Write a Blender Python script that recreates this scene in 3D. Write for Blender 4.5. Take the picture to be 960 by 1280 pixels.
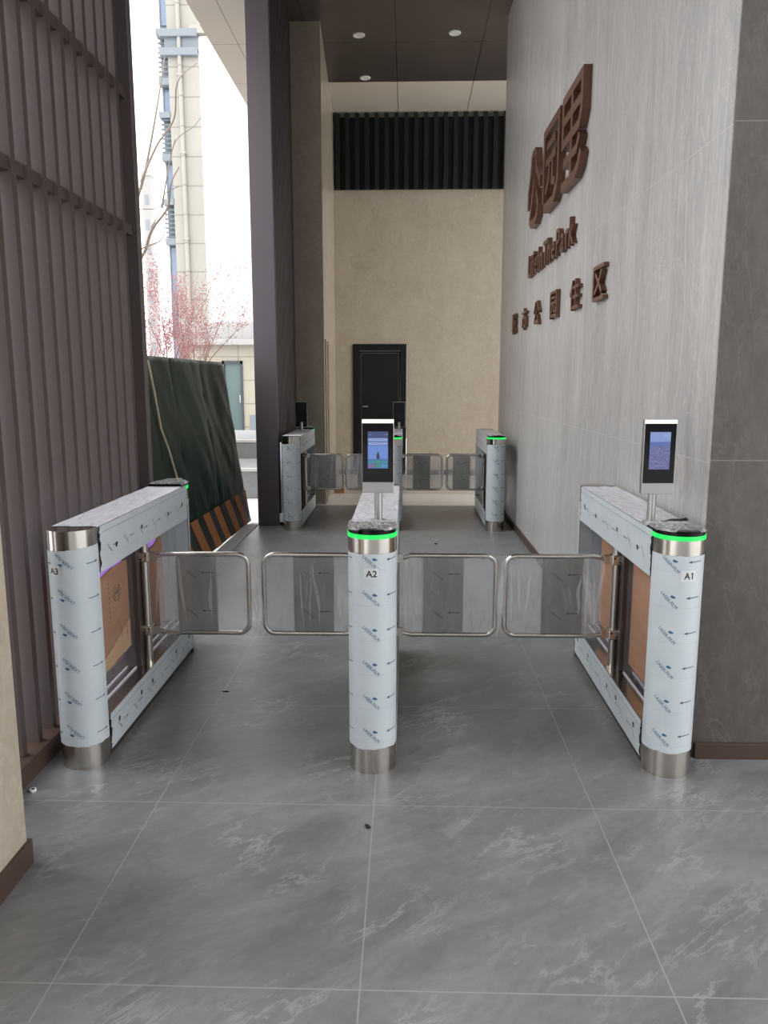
import bpy, bmesh, math, random
from math import pi, sin, cos, radians
from mathutils import Vector, Matrix, noise

random.seed(7)
SC = bpy.context.scene
for _o in list(bpy.data.objects):
    bpy.data.objects.remove(_o, do_unlink=True)
COL = SC.collection

# ------------------------------------------------------------------ camera
CAM_H = 1.55
cd = bpy.data.cameras.new('camera')
cam = bpy.data.objects.new('camera', cd)
COL.objects.link(cam)
cd.sensor_fit = 'AUTO'
cd.sensor_width = 36.0
cd.lens = 974.24 / 1280.0 * 36.0
cd.clip_start = 0.05
cd.clip_end = 300
cam.location = (0, 0, CAM_H)
cam.rotation_euler = (pi / 2 - 0.1678, 0.0, 0.0287)
SC.camera = cam

# ------------------------------------------------------------------ world, sun, exposure
SC.view_settings.view_transform = 'Standard'
SC.view_settings.look = 'None'
SC.view_settings.gamma = 1.0
SC.view_settings.use_curve_mapping = False
SC.view_settings.exposure = 1.2
W = bpy.data.worlds.new('overcast_sky')
SC.world = W
W.use_nodes = True
bg = W.node_tree.nodes['Background']
bg.inputs['Color'].default_value = (0.98, 0.985, 1.0, 1)
bg.inputs['Strength'].default_value = 1.6
SC.cycles.max_bounces = 10
SC.cycles.diffuse_bounces = 6
SC.cycles.transparent_max_bounces = 24
SC.cycles.caustics_reflective = False
SC.cycles.caustics_refractive = False

# veiled sun high on the open left side
sd = bpy.data.lights.new('sun', 'SUN')
sun = bpy.data.objects.new('sun', sd)
COL.objects.link(sun)
sd.energy = 1.3
sd.angle = radians(42)
sd.color = (0.93, 0.96, 1.0)
sun.rotation_euler = (0, radians(-36), 0)
sun.location = (-10, 6, 14)


# ------------------------------------------------------------------ materials
def mat(name, color=(0.5, 0.5, 0.5), rough=0.5, metal=0.0, **kw):
    m = bpy.data.materials.new(name)
    m.use_nodes = True
    b = m.node_tree.nodes['Principled BSDF']
    b.inputs['Base Color'].default_value = (*color, 1)
    b.inputs['Roughness'].default_value = rough
    b.inputs['Metallic'].default_value = metal
    for k, v in kw.items():
        b.inputs[k.replace('_', ' ')].default_value = v
    return m


def lk(m, a, b):
    m.node_tree.links.new(a, b)


def node(m, t, **kw):
    n = m.node_tree.nodes.new(t)
    for k, v in kw.items():
        setattr(n, k, v)
    return n


def coords(m, scale=(1, 1, 1), rot=(0, 0, 0), loc=(0, 0, 0), kind='POINT'):
    tc = node(m, 'ShaderNodeTexCoord')
    mp = node(m, 'ShaderNodeMapping', vector_type=kind)
    mp.inputs['Scale'].default_value = scale
    mp.inputs['Rotation'].default_value = rot
    mp.inputs['Location'].default_value = loc
    lk(m, tc.outputs['Object'], mp.inputs['Vector'])
    return mp.outputs['Vector']


def ramp(m, fac, stops):
    r = node(m, 'ShaderNodeValToRGB')
    el = r.color_ramp.elements
    while len(el) < len(stops):
        el.new(0.5)
    for e, (p, c) in zip(el, stops):
        e.position = p
        e.color = (*c, 1) if len(c) == 3 else c
    lk(m, fac, r.inputs['Fac'])
    return r.outputs['Color']


def nz(m, vec, scale, detail=4, rough=0.55, dist=0.0):
    n = node(m, 'ShaderNodeTexNoise')
    n.inputs['Scale'].default_value = scale
    n.inputs['Detail'].default_value = detail
    n.inputs['Roughness'].default_value = rough
    n.inputs['Distortion'].default_value = dist
    lk(m, vec, n.inputs['Vector'])
    return n.outputs['Fac']


def mix(m, fac, a, b, mode='MIX'):
    n = node(m, 'ShaderNodeMix', data_type='RGBA', blend_type=mode)
    if isinstance(fac, (int, float)):
        n.inputs['Factor'].default_value = fac
    else:
        lk(m, fac, n.inputs['Factor'])
    for sock, v in ((n.inputs[6], a), (n.inputs[7], b)):
        if isinstance(v, tuple):
            sock.default_value = (*v, 1)
        else:
            lk(m, v, sock)
    return n.outputs[2]


def bump(m, h, strength=0.2, dist=0.01):
    b = node(m, 'ShaderNodeBump')
    b.inputs['Strength'].default_value = strength
    b.inputs['Distance'].default_value = dist
    lk(m, h, b.inputs['Height'])
    lk(m, b.outputs['Normal'], m.node_tree.nodes['Principled BSDF'].inputs['Normal'])


def base(m, c):
    lk(m, c, m.node_tree.nodes['Principled BSDF'].inputs['Base Color'])


def mth(m, op, a, b=None):
    n = node(m, 'ShaderNodeMath', operation=op)
    for i, v in enumerate((a, b)):
        if v is None:
            continue
        if isinstance(v, (int, float)):
            n.inputs[i].default_value = v
        else:
            lk(m, v, n.inputs[i])
    return n.outputs[0]


def joints(m, period, offset, width, axes):
    """1 on thin joint lines, object coordinates; axes = (i, j)."""
    tc = node(m, 'ShaderNodeTexCoord')
    sp = node(m, 'ShaderNodeSeparateXYZ')
    lk(m, tc.outputs['Object'], sp.inputs[0])
    out = None
    for ax, p, o in zip(axes, period, offset):
        v = mth(m, 'SUBTRACT', sp.outputs[ax], o)
        v = mth(m, 'DIVIDE', v, p)
        v = mth(m, 'ADD', v, 0.5)
        v = mth(m, 'FRACT', v)
        v = mth(m, 'SUBTRACT', v, 0.5)
        v = mth(m, 'ABSOLUTE', v)
        v = mth(m, 'LESS_THAN', v, width / p / 2)
        out = v if out is None else mth(m, 'MAXIMUM', out, v)
    return out


# floor: grey stone-look tile with diagonal pale veins
def mk_floor():
    m = mat('grey_stone_tile', rough=0.34)
    v = coords(m, (1.0, 0.45, 1), (0, 0, radians(36)), kind='TEXTURE')
    n1 = nz(m, v, 1.6, 8, 0.65, 0.8)
    c = ramp(m, n1, [(0.30, (0.095, 0.095, 0.096)), (0.5, (0.16, 0.16, 0.159)), (0.70, (0.245, 0.243, 0.238))])
    v2 = coords(m, (0.8, 0.27, 1), (0, 0, radians(38)), kind='TEXTURE')
    n2 = nz(m, v2, 1.5, 8, 0.68, 0.35)
    vein = ramp(m, n2, [(0.475, (0, 0, 0)), (0.5, (1, 1, 1)), (0.525, (0, 0, 0))])
    n3 = nz(m, coords(m), 2.3, 3)
    vm = mix(m, 1.0, vein, ramp(m, n3, [(0.45, (0, 0, 0)), (0.65, (1, 1, 1))]), 'MULTIPLY')
    c = mix(m, vm, c, (0.33, 0.33, 0.325))
    n4 = nz(m, coords(m, (1, 0.5, 1), (0, 0, radians(36)), kind='TEXTURE'), 20, 6, 0.7)
    c = mix(m, 0.33, c, ramp(m, n4, [(0.3, (0.12, 0.12, 0.12)), (0.7, (0.24, 0.24, 0.24))]))
    j = joints(m, (0.804, 0.885), (-0.1134, 1.7718), 0.004, (0, 1))
    c = mix(m, j, c, (0.27, 0.268, 0.26))
    base(m, c)
    rr = ramp(m, n1, [(0.3, (0.3, 0.3, 0.3)), (0.7, (0.42, 0.42, 0.42))])
    lk(m, rr, m.node_tree.nodes['Principled BSDF'].inputs['Roughness'])
    bump(m, n2, 0.04, 0.01)
    return m


def mk_stone(name, lo, mid, hi, vein_c, axis_scale, jp, jo, jax, rough=0.38, rot=(0, 0, 0), jc=(0.5, 0.48, 0.46), jw=0.004):
    m = mat(name, rough=rough)
    v = coords(m, axis_scale, rot)
    n1 = nz(m, v, 1.4, 9, 0.68, 0.5)
    c = ramp(m, n1, [(0.27, lo), (0.5, mid), (0.74, hi)])
    v2 = coords(m, tuple(a * 0.6 for a in axis_scale), tuple(a + 0.25 for a in rot))
    n2 = nz(m, v2, 2.0, 6, 0.6, 1.8)
    vein = ramp(m, n2, [(0.482, (0, 0, 0)), (0.5, (1, 1, 1)), (0.518, (0, 0, 0))])
    n3 = nz(m, coords(m), 1.3, 3)
    vm = mix(m, 1.0, vein, ramp(m, n3, [(0.42, (0, 0, 0)), (0.68, (0.8, 0.8, 0.8))]), 'MULTIPLY')
    c = mix(m, vm, c, vein_c)
    for (sc_, wd_, am_) in ((1.7, 0.012, 0.45), (3.6, 0.010, 0.28)):
        n6 = nz(m, coords(m, (1, 1, 0.75), (0.6, 0.4, 0.2)), sc_, 5, 0.6, 2.4)
        ve = ramp(m, n6, [(0.5 - wd_, (0, 0, 0)), (0.5, (am_,) * 3), (0.5 + wd_, (0, 0, 0))])
        c = mix(m, ve, c, vein_c)
    v5 = coords(m, tuple(a * 5 for a in axis_scale))
    n5 = nz(m, v5, 3.0, 4)
    c = mix(m, 0.35, c, ramp(m, n5, [(0.3, lo), (0.7, hi)]))
    j = joints(m, jp, jo, jw, jax)
    c = mix(m, j, c, jc)
    base(m, c)
    return m


M_FLOOR = mk_floor()
M_STONE = mk_stone('light_grey_stone_cladding', (0.24, 0.231, 0.225), (0.365, 0.353, 0.346), (0.49, 0.475, 0.46), (0.63, 0.59, 0.55),
                   (2.6, 2.6, 0.30), (1.24, 2.4), (2.47, 4.95), (2, 1), rough=0.33, jc=(0.5, 0.48, 0.46), jw=0.003)
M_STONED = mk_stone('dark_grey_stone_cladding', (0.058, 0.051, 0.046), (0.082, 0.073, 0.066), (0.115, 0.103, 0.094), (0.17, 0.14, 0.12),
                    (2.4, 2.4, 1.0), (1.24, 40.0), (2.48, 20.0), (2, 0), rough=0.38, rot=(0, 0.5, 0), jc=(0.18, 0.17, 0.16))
M_BEIGE = mk_stone('beige_stone_tile', (0.35, 0.293, 0.222), (0.41, 0.35, 0.27), (0.475, 0.408, 0.322), (0.50, 0.445, 0.365),
                   (2.2, 2.2, 1.6), (1.2, 1.1), (2.2, 0.27), (2, 0), rough=0.24, jc=(0.38, 0.32, 0.245), jw=0.003)
M_BEIGEF = mk_stone('pale_floor_tile', (0.36, 0.33, 0.28), (0.42, 0.38, 0.33), (0.48, 0.44, 0.38), (0.5, 0.47, 0.42),
                    (2.2, 2.2, 2.2), (0.8, 0.8), (0.1, 9.65), (0, 1), rough=0.3, jc=(0.3, 0.28, 0.25))
M_THRESH = mk_stone('pale_marble_threshold', (0.5, 0.48, 0.45), (0.58, 0.56, 0.52), (0.66, 0.64, 0.6), (0.7, 0.68, 0.65),
                    (2.2, 2.2, 2.2), (40, 40), (20, 20), (0, 1), rough=0.3)
M_KERB = mk_stone('pale_concrete', (0.34, 0.34, 0.33), (0.42, 0.42, 0.41), (0.5, 0.5, 0.49), (0.52, 0.52, 0.5),
                  (2.5, 2.5, 2.5), (40, 40), (20, 20), (0, 1), rough=0.8)
M_CONC = mk_stone('grey_concrete', (0.13, 0.135, 0.135), (0.17, 0.175, 0.175), (0.21, 0.215, 0.215), (0.23, 0.23, 0.23),
                  (2.5, 2.5, 2.5), (40, 40), (20, 20), (0, 1), rough=0.85)
M_BROWN = mat('brown_metal_skirting', (0.075, 0.045, 0.034), 0.42, 0.2)
M_FIN = mat('dark_brown_powder_coat', (0.135, 0.110, 0.108), 0.42, 0.35)
M_FINE = mat('red_brown_slat_edge', (0.06, 0.040, 0.037), 0.45, 0.2)
M_COLF = mat('plum_grey_metal', (0.105, 0.09, 0.102), 0.36, 0.45)
M_COLS = mat('dark_maroon_metal', (0.075, 0.056, 0.058), 0.4, 0.35)


def mk_ceiling():
    m = mat('brown_grey_ceiling_panel', (0.1, 0.085, 0.08), 0.3, 0.4)
    j = joints(m, (1.274, 1.05), (10.3, -0.15), 0.012, (1, 0))
    n = nz(m, coords(m), 1.2, 3)
    c = ramp(m, n, [(0.3, (0.105, 0.086, 0.080)), (0.7, (0.125, 0.105, 0.097))])
    base(m, mix(m, j, c, (0.02, 0.017, 0.016)))
    return m


M_CEIL = mk_ceiling()

M_BLACK = mat('black_powder_coat', (0.007, 0.007, 0.0075), 0.5, Specular_IOR_Level=0.25)
M_LOUV = mat('black_louver_metal', (0.010, 0.0095, 0.010), 0.5, 0.0, Specular_IOR_Level=0.25)
M_GLOSS = mat('black_gloss_glass', (0.005, 0.005, 0.006), 0.1, Specular_IOR_Level=0.18)
M_DOORG = mat('dark_smoked_door_glass', (0.012, 0.013, 0.012), 0.25, Specular_IOR_Level=0.25)
M_WHITE = mat('white_plastic', (0.75, 0.75, 0.74), 0.4)
M_ALU = mat('satin_aluminium', (0.42, 0.41, 0.40), 0.35, 0.8)


M_STEEL = mat('brushed_stainless_steel', (0.60, 0.565, 0.52), 0.19, 1.0)
M_STEELD = mat('dark_brushed_steel', (0.10, 0.085, 0.08), 0.35, 0.8)


def mk_film():
    m = mat('white_blue_protective_film', (0.66, 0.71, 0.735), 0.32)
    j = joints(m, (0.14,), (0.835,), 0.0016, (2,))
    n = nz(m, coords(m, (2, 2, 2)), 3.0, 3)
    c = ramp(m, n, [(0.3, (0.47, 0.515, 0.545)), (0.7, (0.53, 0.57, 0.59))])
    base(m, mix(m, j, c, (0.41, 0.45, 0.485)))
    n2 = nz(m, coords(m, (3, 3, 3)), 6, 2)
    bump(m, n2, 0.05, 0.01)
    return m


M_FILM = mk_film()


def mk_filmtop():
    m = mat('crinkled_pale_film', (0.55, 0.54, 0.56), 0.42)
    n = nz(m, coords(m, (14, 4, 1)), 2.5, 5, 0.6, 1.0)
    base(m, ramp(m, n, [(0.3, (0.48, 0.46, 0.48)), (0.55, (0.66, 0.65, 0.69)), (0.75, (0.78, 0.78, 0.82))]))
    bump(m, n, 0.5, 0.02)
    return m


M_FTOP = mk_filmtop()
M_INK = mat('blue_film_print', (0.025, 0.11, 0.22), 0.5)
M_INKG = mat('grey_film_print', (0.045, 0.085, 0.12), 0.5)
M_HOLE = mat('black_screw_hole', (0.01, 0.01, 0.01), 0.7)
M_PAPER = mat('white_sticker_paper', (0.60, 0.61, 0.605), 0.55)
M_TEXT = mat('black_sticker_ink', (0.012, 0.012, 0.012), 0.5)


def emit(name, c, s, basec=(0.02, 0.02, 0.02)):
    m = mat(name, basec, 0.3)
    b = m.node_tree.nodes['Principled BSDF']
    b.inputs['Emission Color'].default_value = (*c, 1)
    b.inputs['Emission Strength'].default_value = s
    return m


M_LED = emit('green_led_ring', (0.0, 1.0, 0.14), 0.42)
M_PURPLE = emit('violet_led_strip', (0.46, 0.20, 0.85), 0.32)
M_LIGHTBAR = emit('warm_white_light_bar', (1.0, 0.97, 0.85), 0.75)
M_SCR_BG = emit('screen_blue', (0.09, 0.16, 0.48), 0.33)
M_SCR_TOP = emit('screen_indigo', (0.05, 0.07, 0.22), 0.33)
M_SCR_BAR = emit('screen_pale_bar', (0.36, 0.46, 0.78), 0.33)
M_SCR_SKY = emit('screen_sky_blue', (0.16, 0.30, 0.75), 0.33)
M_SCR_FIG = emit('screen_figure', (0.015, 0.02, 0.06), 0.33)
M_SCR_TEAL = emit('screen_teal_key', (0.03, 0.30, 0.34), 0.33)
M_SCR_GREEN = emit('screen_green_key', (0.03, 0.32, 0.20), 0.33)
M_SCR_RED = emit('screen_purple_key', (0.30, 0.14, 0.30), 0.33)
M_SCR_CYAN = emit('screen_cyan_key', (0.06, 0.34, 0.55), 0.33)


def mk_city():
    m = emit('screen_city_picture', (0.2, 0.25, 0.5), 0.33)
    b = m.node_tree.nodes['Principled BSDF']
    n = nz(m, coords(m, (90, 1, 30)), 4, 5, 0.7)
    lk(m, ramp(m, n, [(0.35, (0.03, 0.04, 0.13)), (0.5, (0.13, 0.14, 0.38)), (0.68, (0.42, 0.45, 0.72))]), b.inputs['Emission Color'])
    return m


M_SCR_CITY = mk_city()


def clear(name, color, alpha, rough=0.08, bump_s=0.0, bscale=20, streak=(1, 1, 1)):
    """clear plastic: a mix of straight transmission and a coloured glossy/diffuse sheet."""
    m = mat(name, color, rough)
    nt = m.node_tree
    b = nt.nodes['Principled BSDF']
    out = nt.nodes['Material Output']
    tr = node(m, 'ShaderNodeBsdfTransparent')
    mx = node(m, 'ShaderNodeMixShader')
    lk(m, tr.outputs[0], mx.inputs[1])
    lk(m, b.outputs[0], mx.inputs[2])
    lk(m, mx.outputs[0], out.inputs['Surface'])
    if bump_s:
        n = nz(m, coords(m, streak), bscale, 5, 0.65, 1.5)
        bump(m, n, bump_s, 0.02)
        r = ramp(m, n, [(0.38, (alpha * 0.6,) * 3), (0.56, (alpha,) * 3), (0.66, (min(1, alpha * 2.3),) * 3)])
        lk(m, r, mx.inputs[0])
    else:
        mx.inputs[0].default_value = alpha
    return m


M_ACRYL = clear('clear_acrylic_sheet', (0.68, 0.68, 0.70), 0.24, 0.05)
M_ACRYD = clear('acrylic_core_sheet', (0.35, 0.33, 0.38), 0.09, 0.05)
M_EDGE = mat('bright_acrylic_edge', (0.75, 0.72, 0.82), 0.2)
M_WRAP = clear('clear_stretch_wrap', (0.6, 0.6, 0.61), 0.12, 0.1, 1.0, 11, (1.6, 1, 0.6))
M_WRAPT = clear('crinkled_clear_film', (0.72, 0.71, 0.72), 0.5, 0.12, 0.9, 16, (2.5, 1, 1))


M_FOLD = clear('bright_wrap_fold', (0.78, 0.78, 0.79), 0.30, 0.12)


def mk_plate():
    m = mat('filmed_steel_plate', (0.19, 0.185, 0.18), 0.3, 0.5)
    n = nz(m, coords(m, (3, 1, 1)), 3.0, 5)
    base(m, ramp(m, n, [(0.3, (0.20, 0.195, 0.185)), (0.7, (0.30, 0.29, 0.275))]))
    return m


M_PLATE = mk_plate()


def mk_card():
    m = mat('brown_corrugated_cardboard', (0.42, 0.22, 0.10), 0.75)
    n = nz(m, coords(m, (1, 3, 14)), 2.0, 4)
    base(m, ramp(m, n, [(0.3, (0.36, 0.165, 0.068)), (0.7, (0.46, 0.225, 0.10))]))
    w = node(m, 'ShaderNodeTexWave', bands_direction='Y')
    w.inputs['Scale'].default_value = 30
    lk(m, coords(m), w.inputs['Vector'])
    bump(m, w.outputs['Fac'], 0.08, 0.003)
    return m


M_CARD = mk_card()
M_CARDIN = mat('cardboard_raw_face', (0.60, 0.38, 0.20), 0.8)
M_CARDINK = mat('dark_carton_print', (0.09, 0.06, 0.03), 0.7)


def mk_bronze():
    m = mat('bronze_sign_metal', (0.17, 0.085, 0.058), 0.38, 0.55)
    return m


M_SIGN = mk_bronze()


def mk_tarp():
    m = mat('dark_green_tarpaulin', (0.03, 0.06, 0.04), 0.42)
    n = nz(m, coords(m, (1, 1.2, 0.6)), 2.2, 5, 0.6, 0.6)
    base(m, ramp(m, n, [(0.3, (0.006, 0.020, 0.011)), (0.6, (0.011, 0.035, 0.019)), (0.8, (0.026, 0.062, 0.037))]))
    n2 = nz(m, coords(m, (1, 1.6, 0.8)), 1.8, 2, 0.5, 0.4)
    bump(m, n2, 0.35, 0.05)
    return m


M_TARP = mk_tarp()
M_TARP.node_tree.nodes['Principled BSDF'].inputs['Specular IOR Level'].default_value = 0.14
M_HAZO = mat('hazard_orange_paint', (0.40, 0.155, 0.042), 0.6)
M_HAZB = mat('hazard_black_paint', (0.010, 0.011, 0.014), 0.5)
M_ROPE = mat('pale_cord', (0.55, 0.5, 0.36), 0.8)


def mk_paneled(name, c, jc, jp, jo, jax, jw=0.03, rough=0.6):
    m = mat(name, c, rough)
    j = joints(m, jp, jo, jw, jax)
    n = nz(m, coords(m), 0.8, 3)
    cc = ramp(m, n, [(0.3, tuple(v * 0.95 for v in c)), (0.7, tuple(min(1, v * 1.04) for v in c))])
    base(m, mix(m, j, cc, jc))
    return m


M_TOWER = mk_paneled('cream_facade_panel', (0.28, 0.266, 0.234), (0.18, 0.17, 0.148), (1.08,), (0.4,), (2,), 0.05)
M_TOWERW = mat('white_render', (0.85, 0.85, 0.83), 0.7)
M_TOWERG = mat('blue_grey_band', (0.165, 0.185, 0.205), 0.6)
M_LOUVB = mat('grey_blue_louver', (0.10, 0.12, 0.145), 0.6)
M_WINB = mat('sky_blue_window_glass', (0.16, 0.21, 0.30), 0.1)
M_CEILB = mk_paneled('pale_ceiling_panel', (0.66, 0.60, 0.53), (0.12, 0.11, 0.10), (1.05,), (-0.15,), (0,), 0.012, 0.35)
M_SOFF = mk_paneled('beige_brown_soffit_panel', (0.30, 0.255, 0.21), (0.10, 0.085, 0.07), (1.274, 0.72), (10.3, -2.08), (1, 0), 0.012, 0.45)
M_LOW = mk_paneled('cream_low_wall', (0.31, 0.282, 0.228), (0.19, 0.175, 0.145), (0.62, 1.02), (0.3, -4.06), (2, 0), 0.03)
M_LOWP = mk_paneled('white_grey_parapet', (0.31, 0.306, 0.298), (0.22, 0.217, 0.212), (1.1,), (-4.6,), (0,), 0.03)
M_TEAL = mat('teal_glass_door', (0.08, 0.12, 0.12), 0.2)
M_DFRAME = mat('dark_slate_frame', (0.035, 0.045, 0.055), 0.5)
M_GROUND = mk_paneled('pale_paving', (0.50, 0.50, 0.485), (0.36, 0.36, 0.35), (0.6, 0.6), (0, 0), (0, 1), 0.01, 0.8)
M_BARK = mat('grey_brown_bark', (0.20, 0.165, 0.135), 0.85)
M_TWIG = mat('reddish_twig', (0.24, 0.12, 0.10), 0.85)
M_PINK = mat('pink_blossom', (0.42, 0.22, 0.225), 0.8)
M_FARTOWER = mat('hazy_grey_tower', (0.27, 0.262, 0.25), 0.8)
M_WOOD = mat('raw_wood_block', (0.42, 0.24, 0.12), 0.7)
M_DIRT = mat('dark_dirt', (0.02, 0.018, 0.016), 0.9)


# ------------------------------------------------------------------ mesh helpers
class MB:
    def __init__(s):
        s.v, s.f, s.mi, s.sm = [], [], [], []

    def add(s, vs, fs, mi=0, smooth=False):
        o = len(s.v)
        s.v += [tuple(p) for p in vs]
        for f in fs:
            s.f.append([i + o for i in f])
            s.mi.append(mi)
            s.sm.append(smooth)
        return s

    def box(s, x0, x1, y0, y1, z0, z1, mi=0):
        vs = [(x, y, z) for z in (z0, z1) for (x, y) in ((x0, y0), (x1, y0), (x1, y1), (x0, y1))]
        fs = [(3, 2, 1, 0), (4, 5, 6, 7), (0, 1, 5, 4), (1, 2, 6, 5), (2, 3, 7, 6), (3, 0, 4, 7)]
        return s.add(vs, fs, mi)

    def prism(s, pts, z0, z1, mi=0, smooth=False, caps=True):
        n = len(pts)
        vs = [(p[0], p[1], z0) for p in pts] + [(p[0], p[1], z1) for p in pts]
        s.add(vs, [(i, (i + 1) % n, n + (i + 1) % n, n + i) for i in range(n)], mi, smooth)
        if caps:
            o = len(s.v) - 2 * n
            s.f += [[o + i for i in range(n - 1, -1, -1)], [o + n + i for i in range(n)]]
            s.mi += [mi, mi]
            s.sm += [False, False]
        return s

    def tube(s, path, r, n=10, mi=0, caps=True):
        path = [Vector(p) for p in path]
        rs = r if isinstance(r, (list, tuple)) else [r] * len(path)
        rings = []
        t0 = (path[1] - path[0]).normalized()
        up = Vector((0, 0, 1)) if abs(t0.z) < 0.9 else Vector((1, 0, 0))
        u = t0.cross(up).normalized()
        for i, p in enumerate(path):
            a = path[max(0, i - 1)]
            b = path[min(len(path) - 1, i + 1)]
            t = (b - a).normalized()
            u = (u - t * u.dot(t)).normalized()
            w = t.cross(u)
            rings.append([p + (u * cos(2 * pi * k / n) + w * sin(2 * pi * k / n)) * rs[i] for k in range(n)])
        vs = [q for rg in rings for q in rg]
        fs = []
        for i in range(len(path) - 1):
            for k in range(n):
                k2 = (k + 1) % n
                fs.append((i * n + k, i * n + k2, (i + 1) * n + k2, (i + 1) * n + k))
        s.add(vs, fs, mi, True)
        if caps:
            o = len(s.v) - len(vs)
            s.f += [[o + k for k in range(n - 1, -1, -1)], [o + (len(path) - 1) * n + k for k in range(n)]]
            s.mi += [mi, mi]
            s.sm += [False, False]
        return s

    def xform(s, fn):
        s.v = [tuple(fn(Vector(p))) for p in s.v]
        return s

    def build(s, name, mats, parent=None, bevel=0.0, seg=2):
        me = bpy.data.meshes.new(name)
        me.from_pydata(s.v, [], s.f)
        if not isinstance(mats, (list, tuple)):
            mats = [mats]
        for m in mats:
            me.materials.append(m)
        for p, i, sm in zip(me.polygons, s.mi, s.sm):
            p.material_index = i
            p.use_smooth = sm
        me.validate()
        me.update()
        bm = bmesh.new()
        bm.from_mesh(me)
        bmesh.ops.recalc_face_normals(bm, faces=bm.faces)
        if bevel:
            bmesh.ops.remove_doubles(bm, verts=bm.verts, dist=1e-6)
            ed = [e for e in bm.edges if len(e.link_faces) == 2 and e.calc_face_angle(0) > 0.7]
            bmesh.ops.bevel(bm, geom=ed, offset=bevel, segments=seg, affect='EDGES', profile=0.5)
        for e in bm.edges:
            if len(e.link_faces) == 2 and e.calc_face_angle(0) > 0.65:
                e.smooth = False
        bm.to_mesh(me)
        bm.free()
        o = bpy.data.objects.new(name, me)
        COL.objects.link(o)
        if parent is not None:
            o.parent = parent
        return o


def tag(o, label=None, cat=None, group=None, kind=None):
    if label:
        o['label'] = label
    if cat:
        o['category'] = cat
    if group:
        o['group'] = group
    if kind:
        o['kind'] = kind
    return o


def thing(name, loc, label, cat, group=None, rz=0.0):
    o = bpy.data.objects.new(name, None)
    o.empty_display_size = 0.1
    COL.objects.link(o)
    o.location = loc
    o.rotation_euler = (0, 0, rz)
    return tag(o, label, cat, group)


def struct(o, label, cat):
    return tag(o, label, cat, None, 'structure')


_tc = {}


def text_mesh(s, size=1.0, extrude=0.0, offset=0.0):
    """flat or extruded text as (verts, faces), lower-left at its own origin, unscaled."""
    key = (s, size, extrude, offset)
    if key in _tc:
        return _tc[key]
    cu = bpy.data.curves.new('t', 'FONT')
    cu.body = s
    cu.size = size
    cu.extrude = extrude
    cu.offset = offset
    cu.resolution_u = 3
    ob = bpy.data.objects.new('t', cu)
    COL.objects.link(ob)
    bpy.context.view_layer.update()
    dg = bpy.context.evaluated_depsgraph_get()
    me = bpy.data.meshes.new_from_object(ob.evaluated_get(dg))
    vs = [tuple(v.co) for v in me.vertices]
    fs = [tuple(p.vertices) for p in me.polygons]
    bpy.data.objects.remove(ob, do_unlink=True)
    bpy.data.curves.remove(cu)
    bpy.data.meshes.remove(me)
    _tc[key] = (vs, fs)
    return vs, fs


def fit(vs, w, h):
    xs = [v[0] for v in vs]
    ys = [v[1] for v in vs]
    sx = w / max(1e-6, max(xs) - min(xs)) if w else None
    sy = h / max(1e-6, max(ys) - min(ys))
    sx = sx or sy
    return [((v[0] - min(xs)) * sx, (v[1] - min(ys)) * sy, v[2]) for v in vs]


def ribbon(pts, w, closed=False):
    """outline of a thick poly-line (mitred) as quads' 2D points: list of (left, right)."""
    n = len(pts)
    P = [Vector((p[0], p[1])) for p in pts]
    out = []
    for i in range(n):
        a = P[i - 1] if (i > 0 or closed) else None
        b = P[(i + 1) % n] if (i < n - 1 or closed) else None
        d1 = (P[i] - a).normalized() if a is not None else None
        d2 = (b - P[i]).normalized() if b is not None else None
        if d1 is None:
            nn = Vector((-d2.y, d2.x))
            k = 1
        elif d2 is None:
            nn = Vector((-d1.y, d1.x))
            k = 1
        else:
            n1 = Vector((-d1.y, d1.x))
            n2 = Vector((-d2.y, d2.x))
            nn = (n1 + n2).normalized()
            k = 1 / max(0.45, nn.dot(n1))
        out.append((P[i] + nn * w / 2 * k, P[i] - nn * w / 2 * k))
    return out


def ribbon_solid(mb, pts, w, d0, d1, closed=False, mi=0):
    """adds an extruded stroke: local x, y in the plane, z depth d0..d1."""
    rb = ribbon(pts, w, closed)
    n = len(rb)
    vs = []
    for (l, r) in rb:
        vs += [(l.x, l.y, d0), (r.x, r.y, d0), (r.x, r.y, d1), (l.x, l.y, d1)]
    fs = []
    m = n if closed else n - 1
    for i in range(m):
        j = (i + 1) % n
        for k in range(4):
            k2 = (k + 1) % 4
            fs.append((i * 4 + k, i * 4 + k2, j * 4 + k2, j * 4 + k))
    if not closed:
        fs += [(3, 2, 1, 0), ((n - 1) * 4, (n - 1) * 4 + 1, (n - 1) * 4 + 2, (n - 1) * 4 + 3)]
    mb.add(vs, fs, mi)


def arc(cx, cy, r, a0, a1, n=8):
    return [(cx + r * cos(radians(a0 + (a1 - a0) * i / n)), cy + r * sin(radians(a0 + (a1 - a0) * i / n))) for i in range(n + 1)]


# ================================================================== STRUCTURE
CEIL = 5.60
BACK = 12.9
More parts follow.
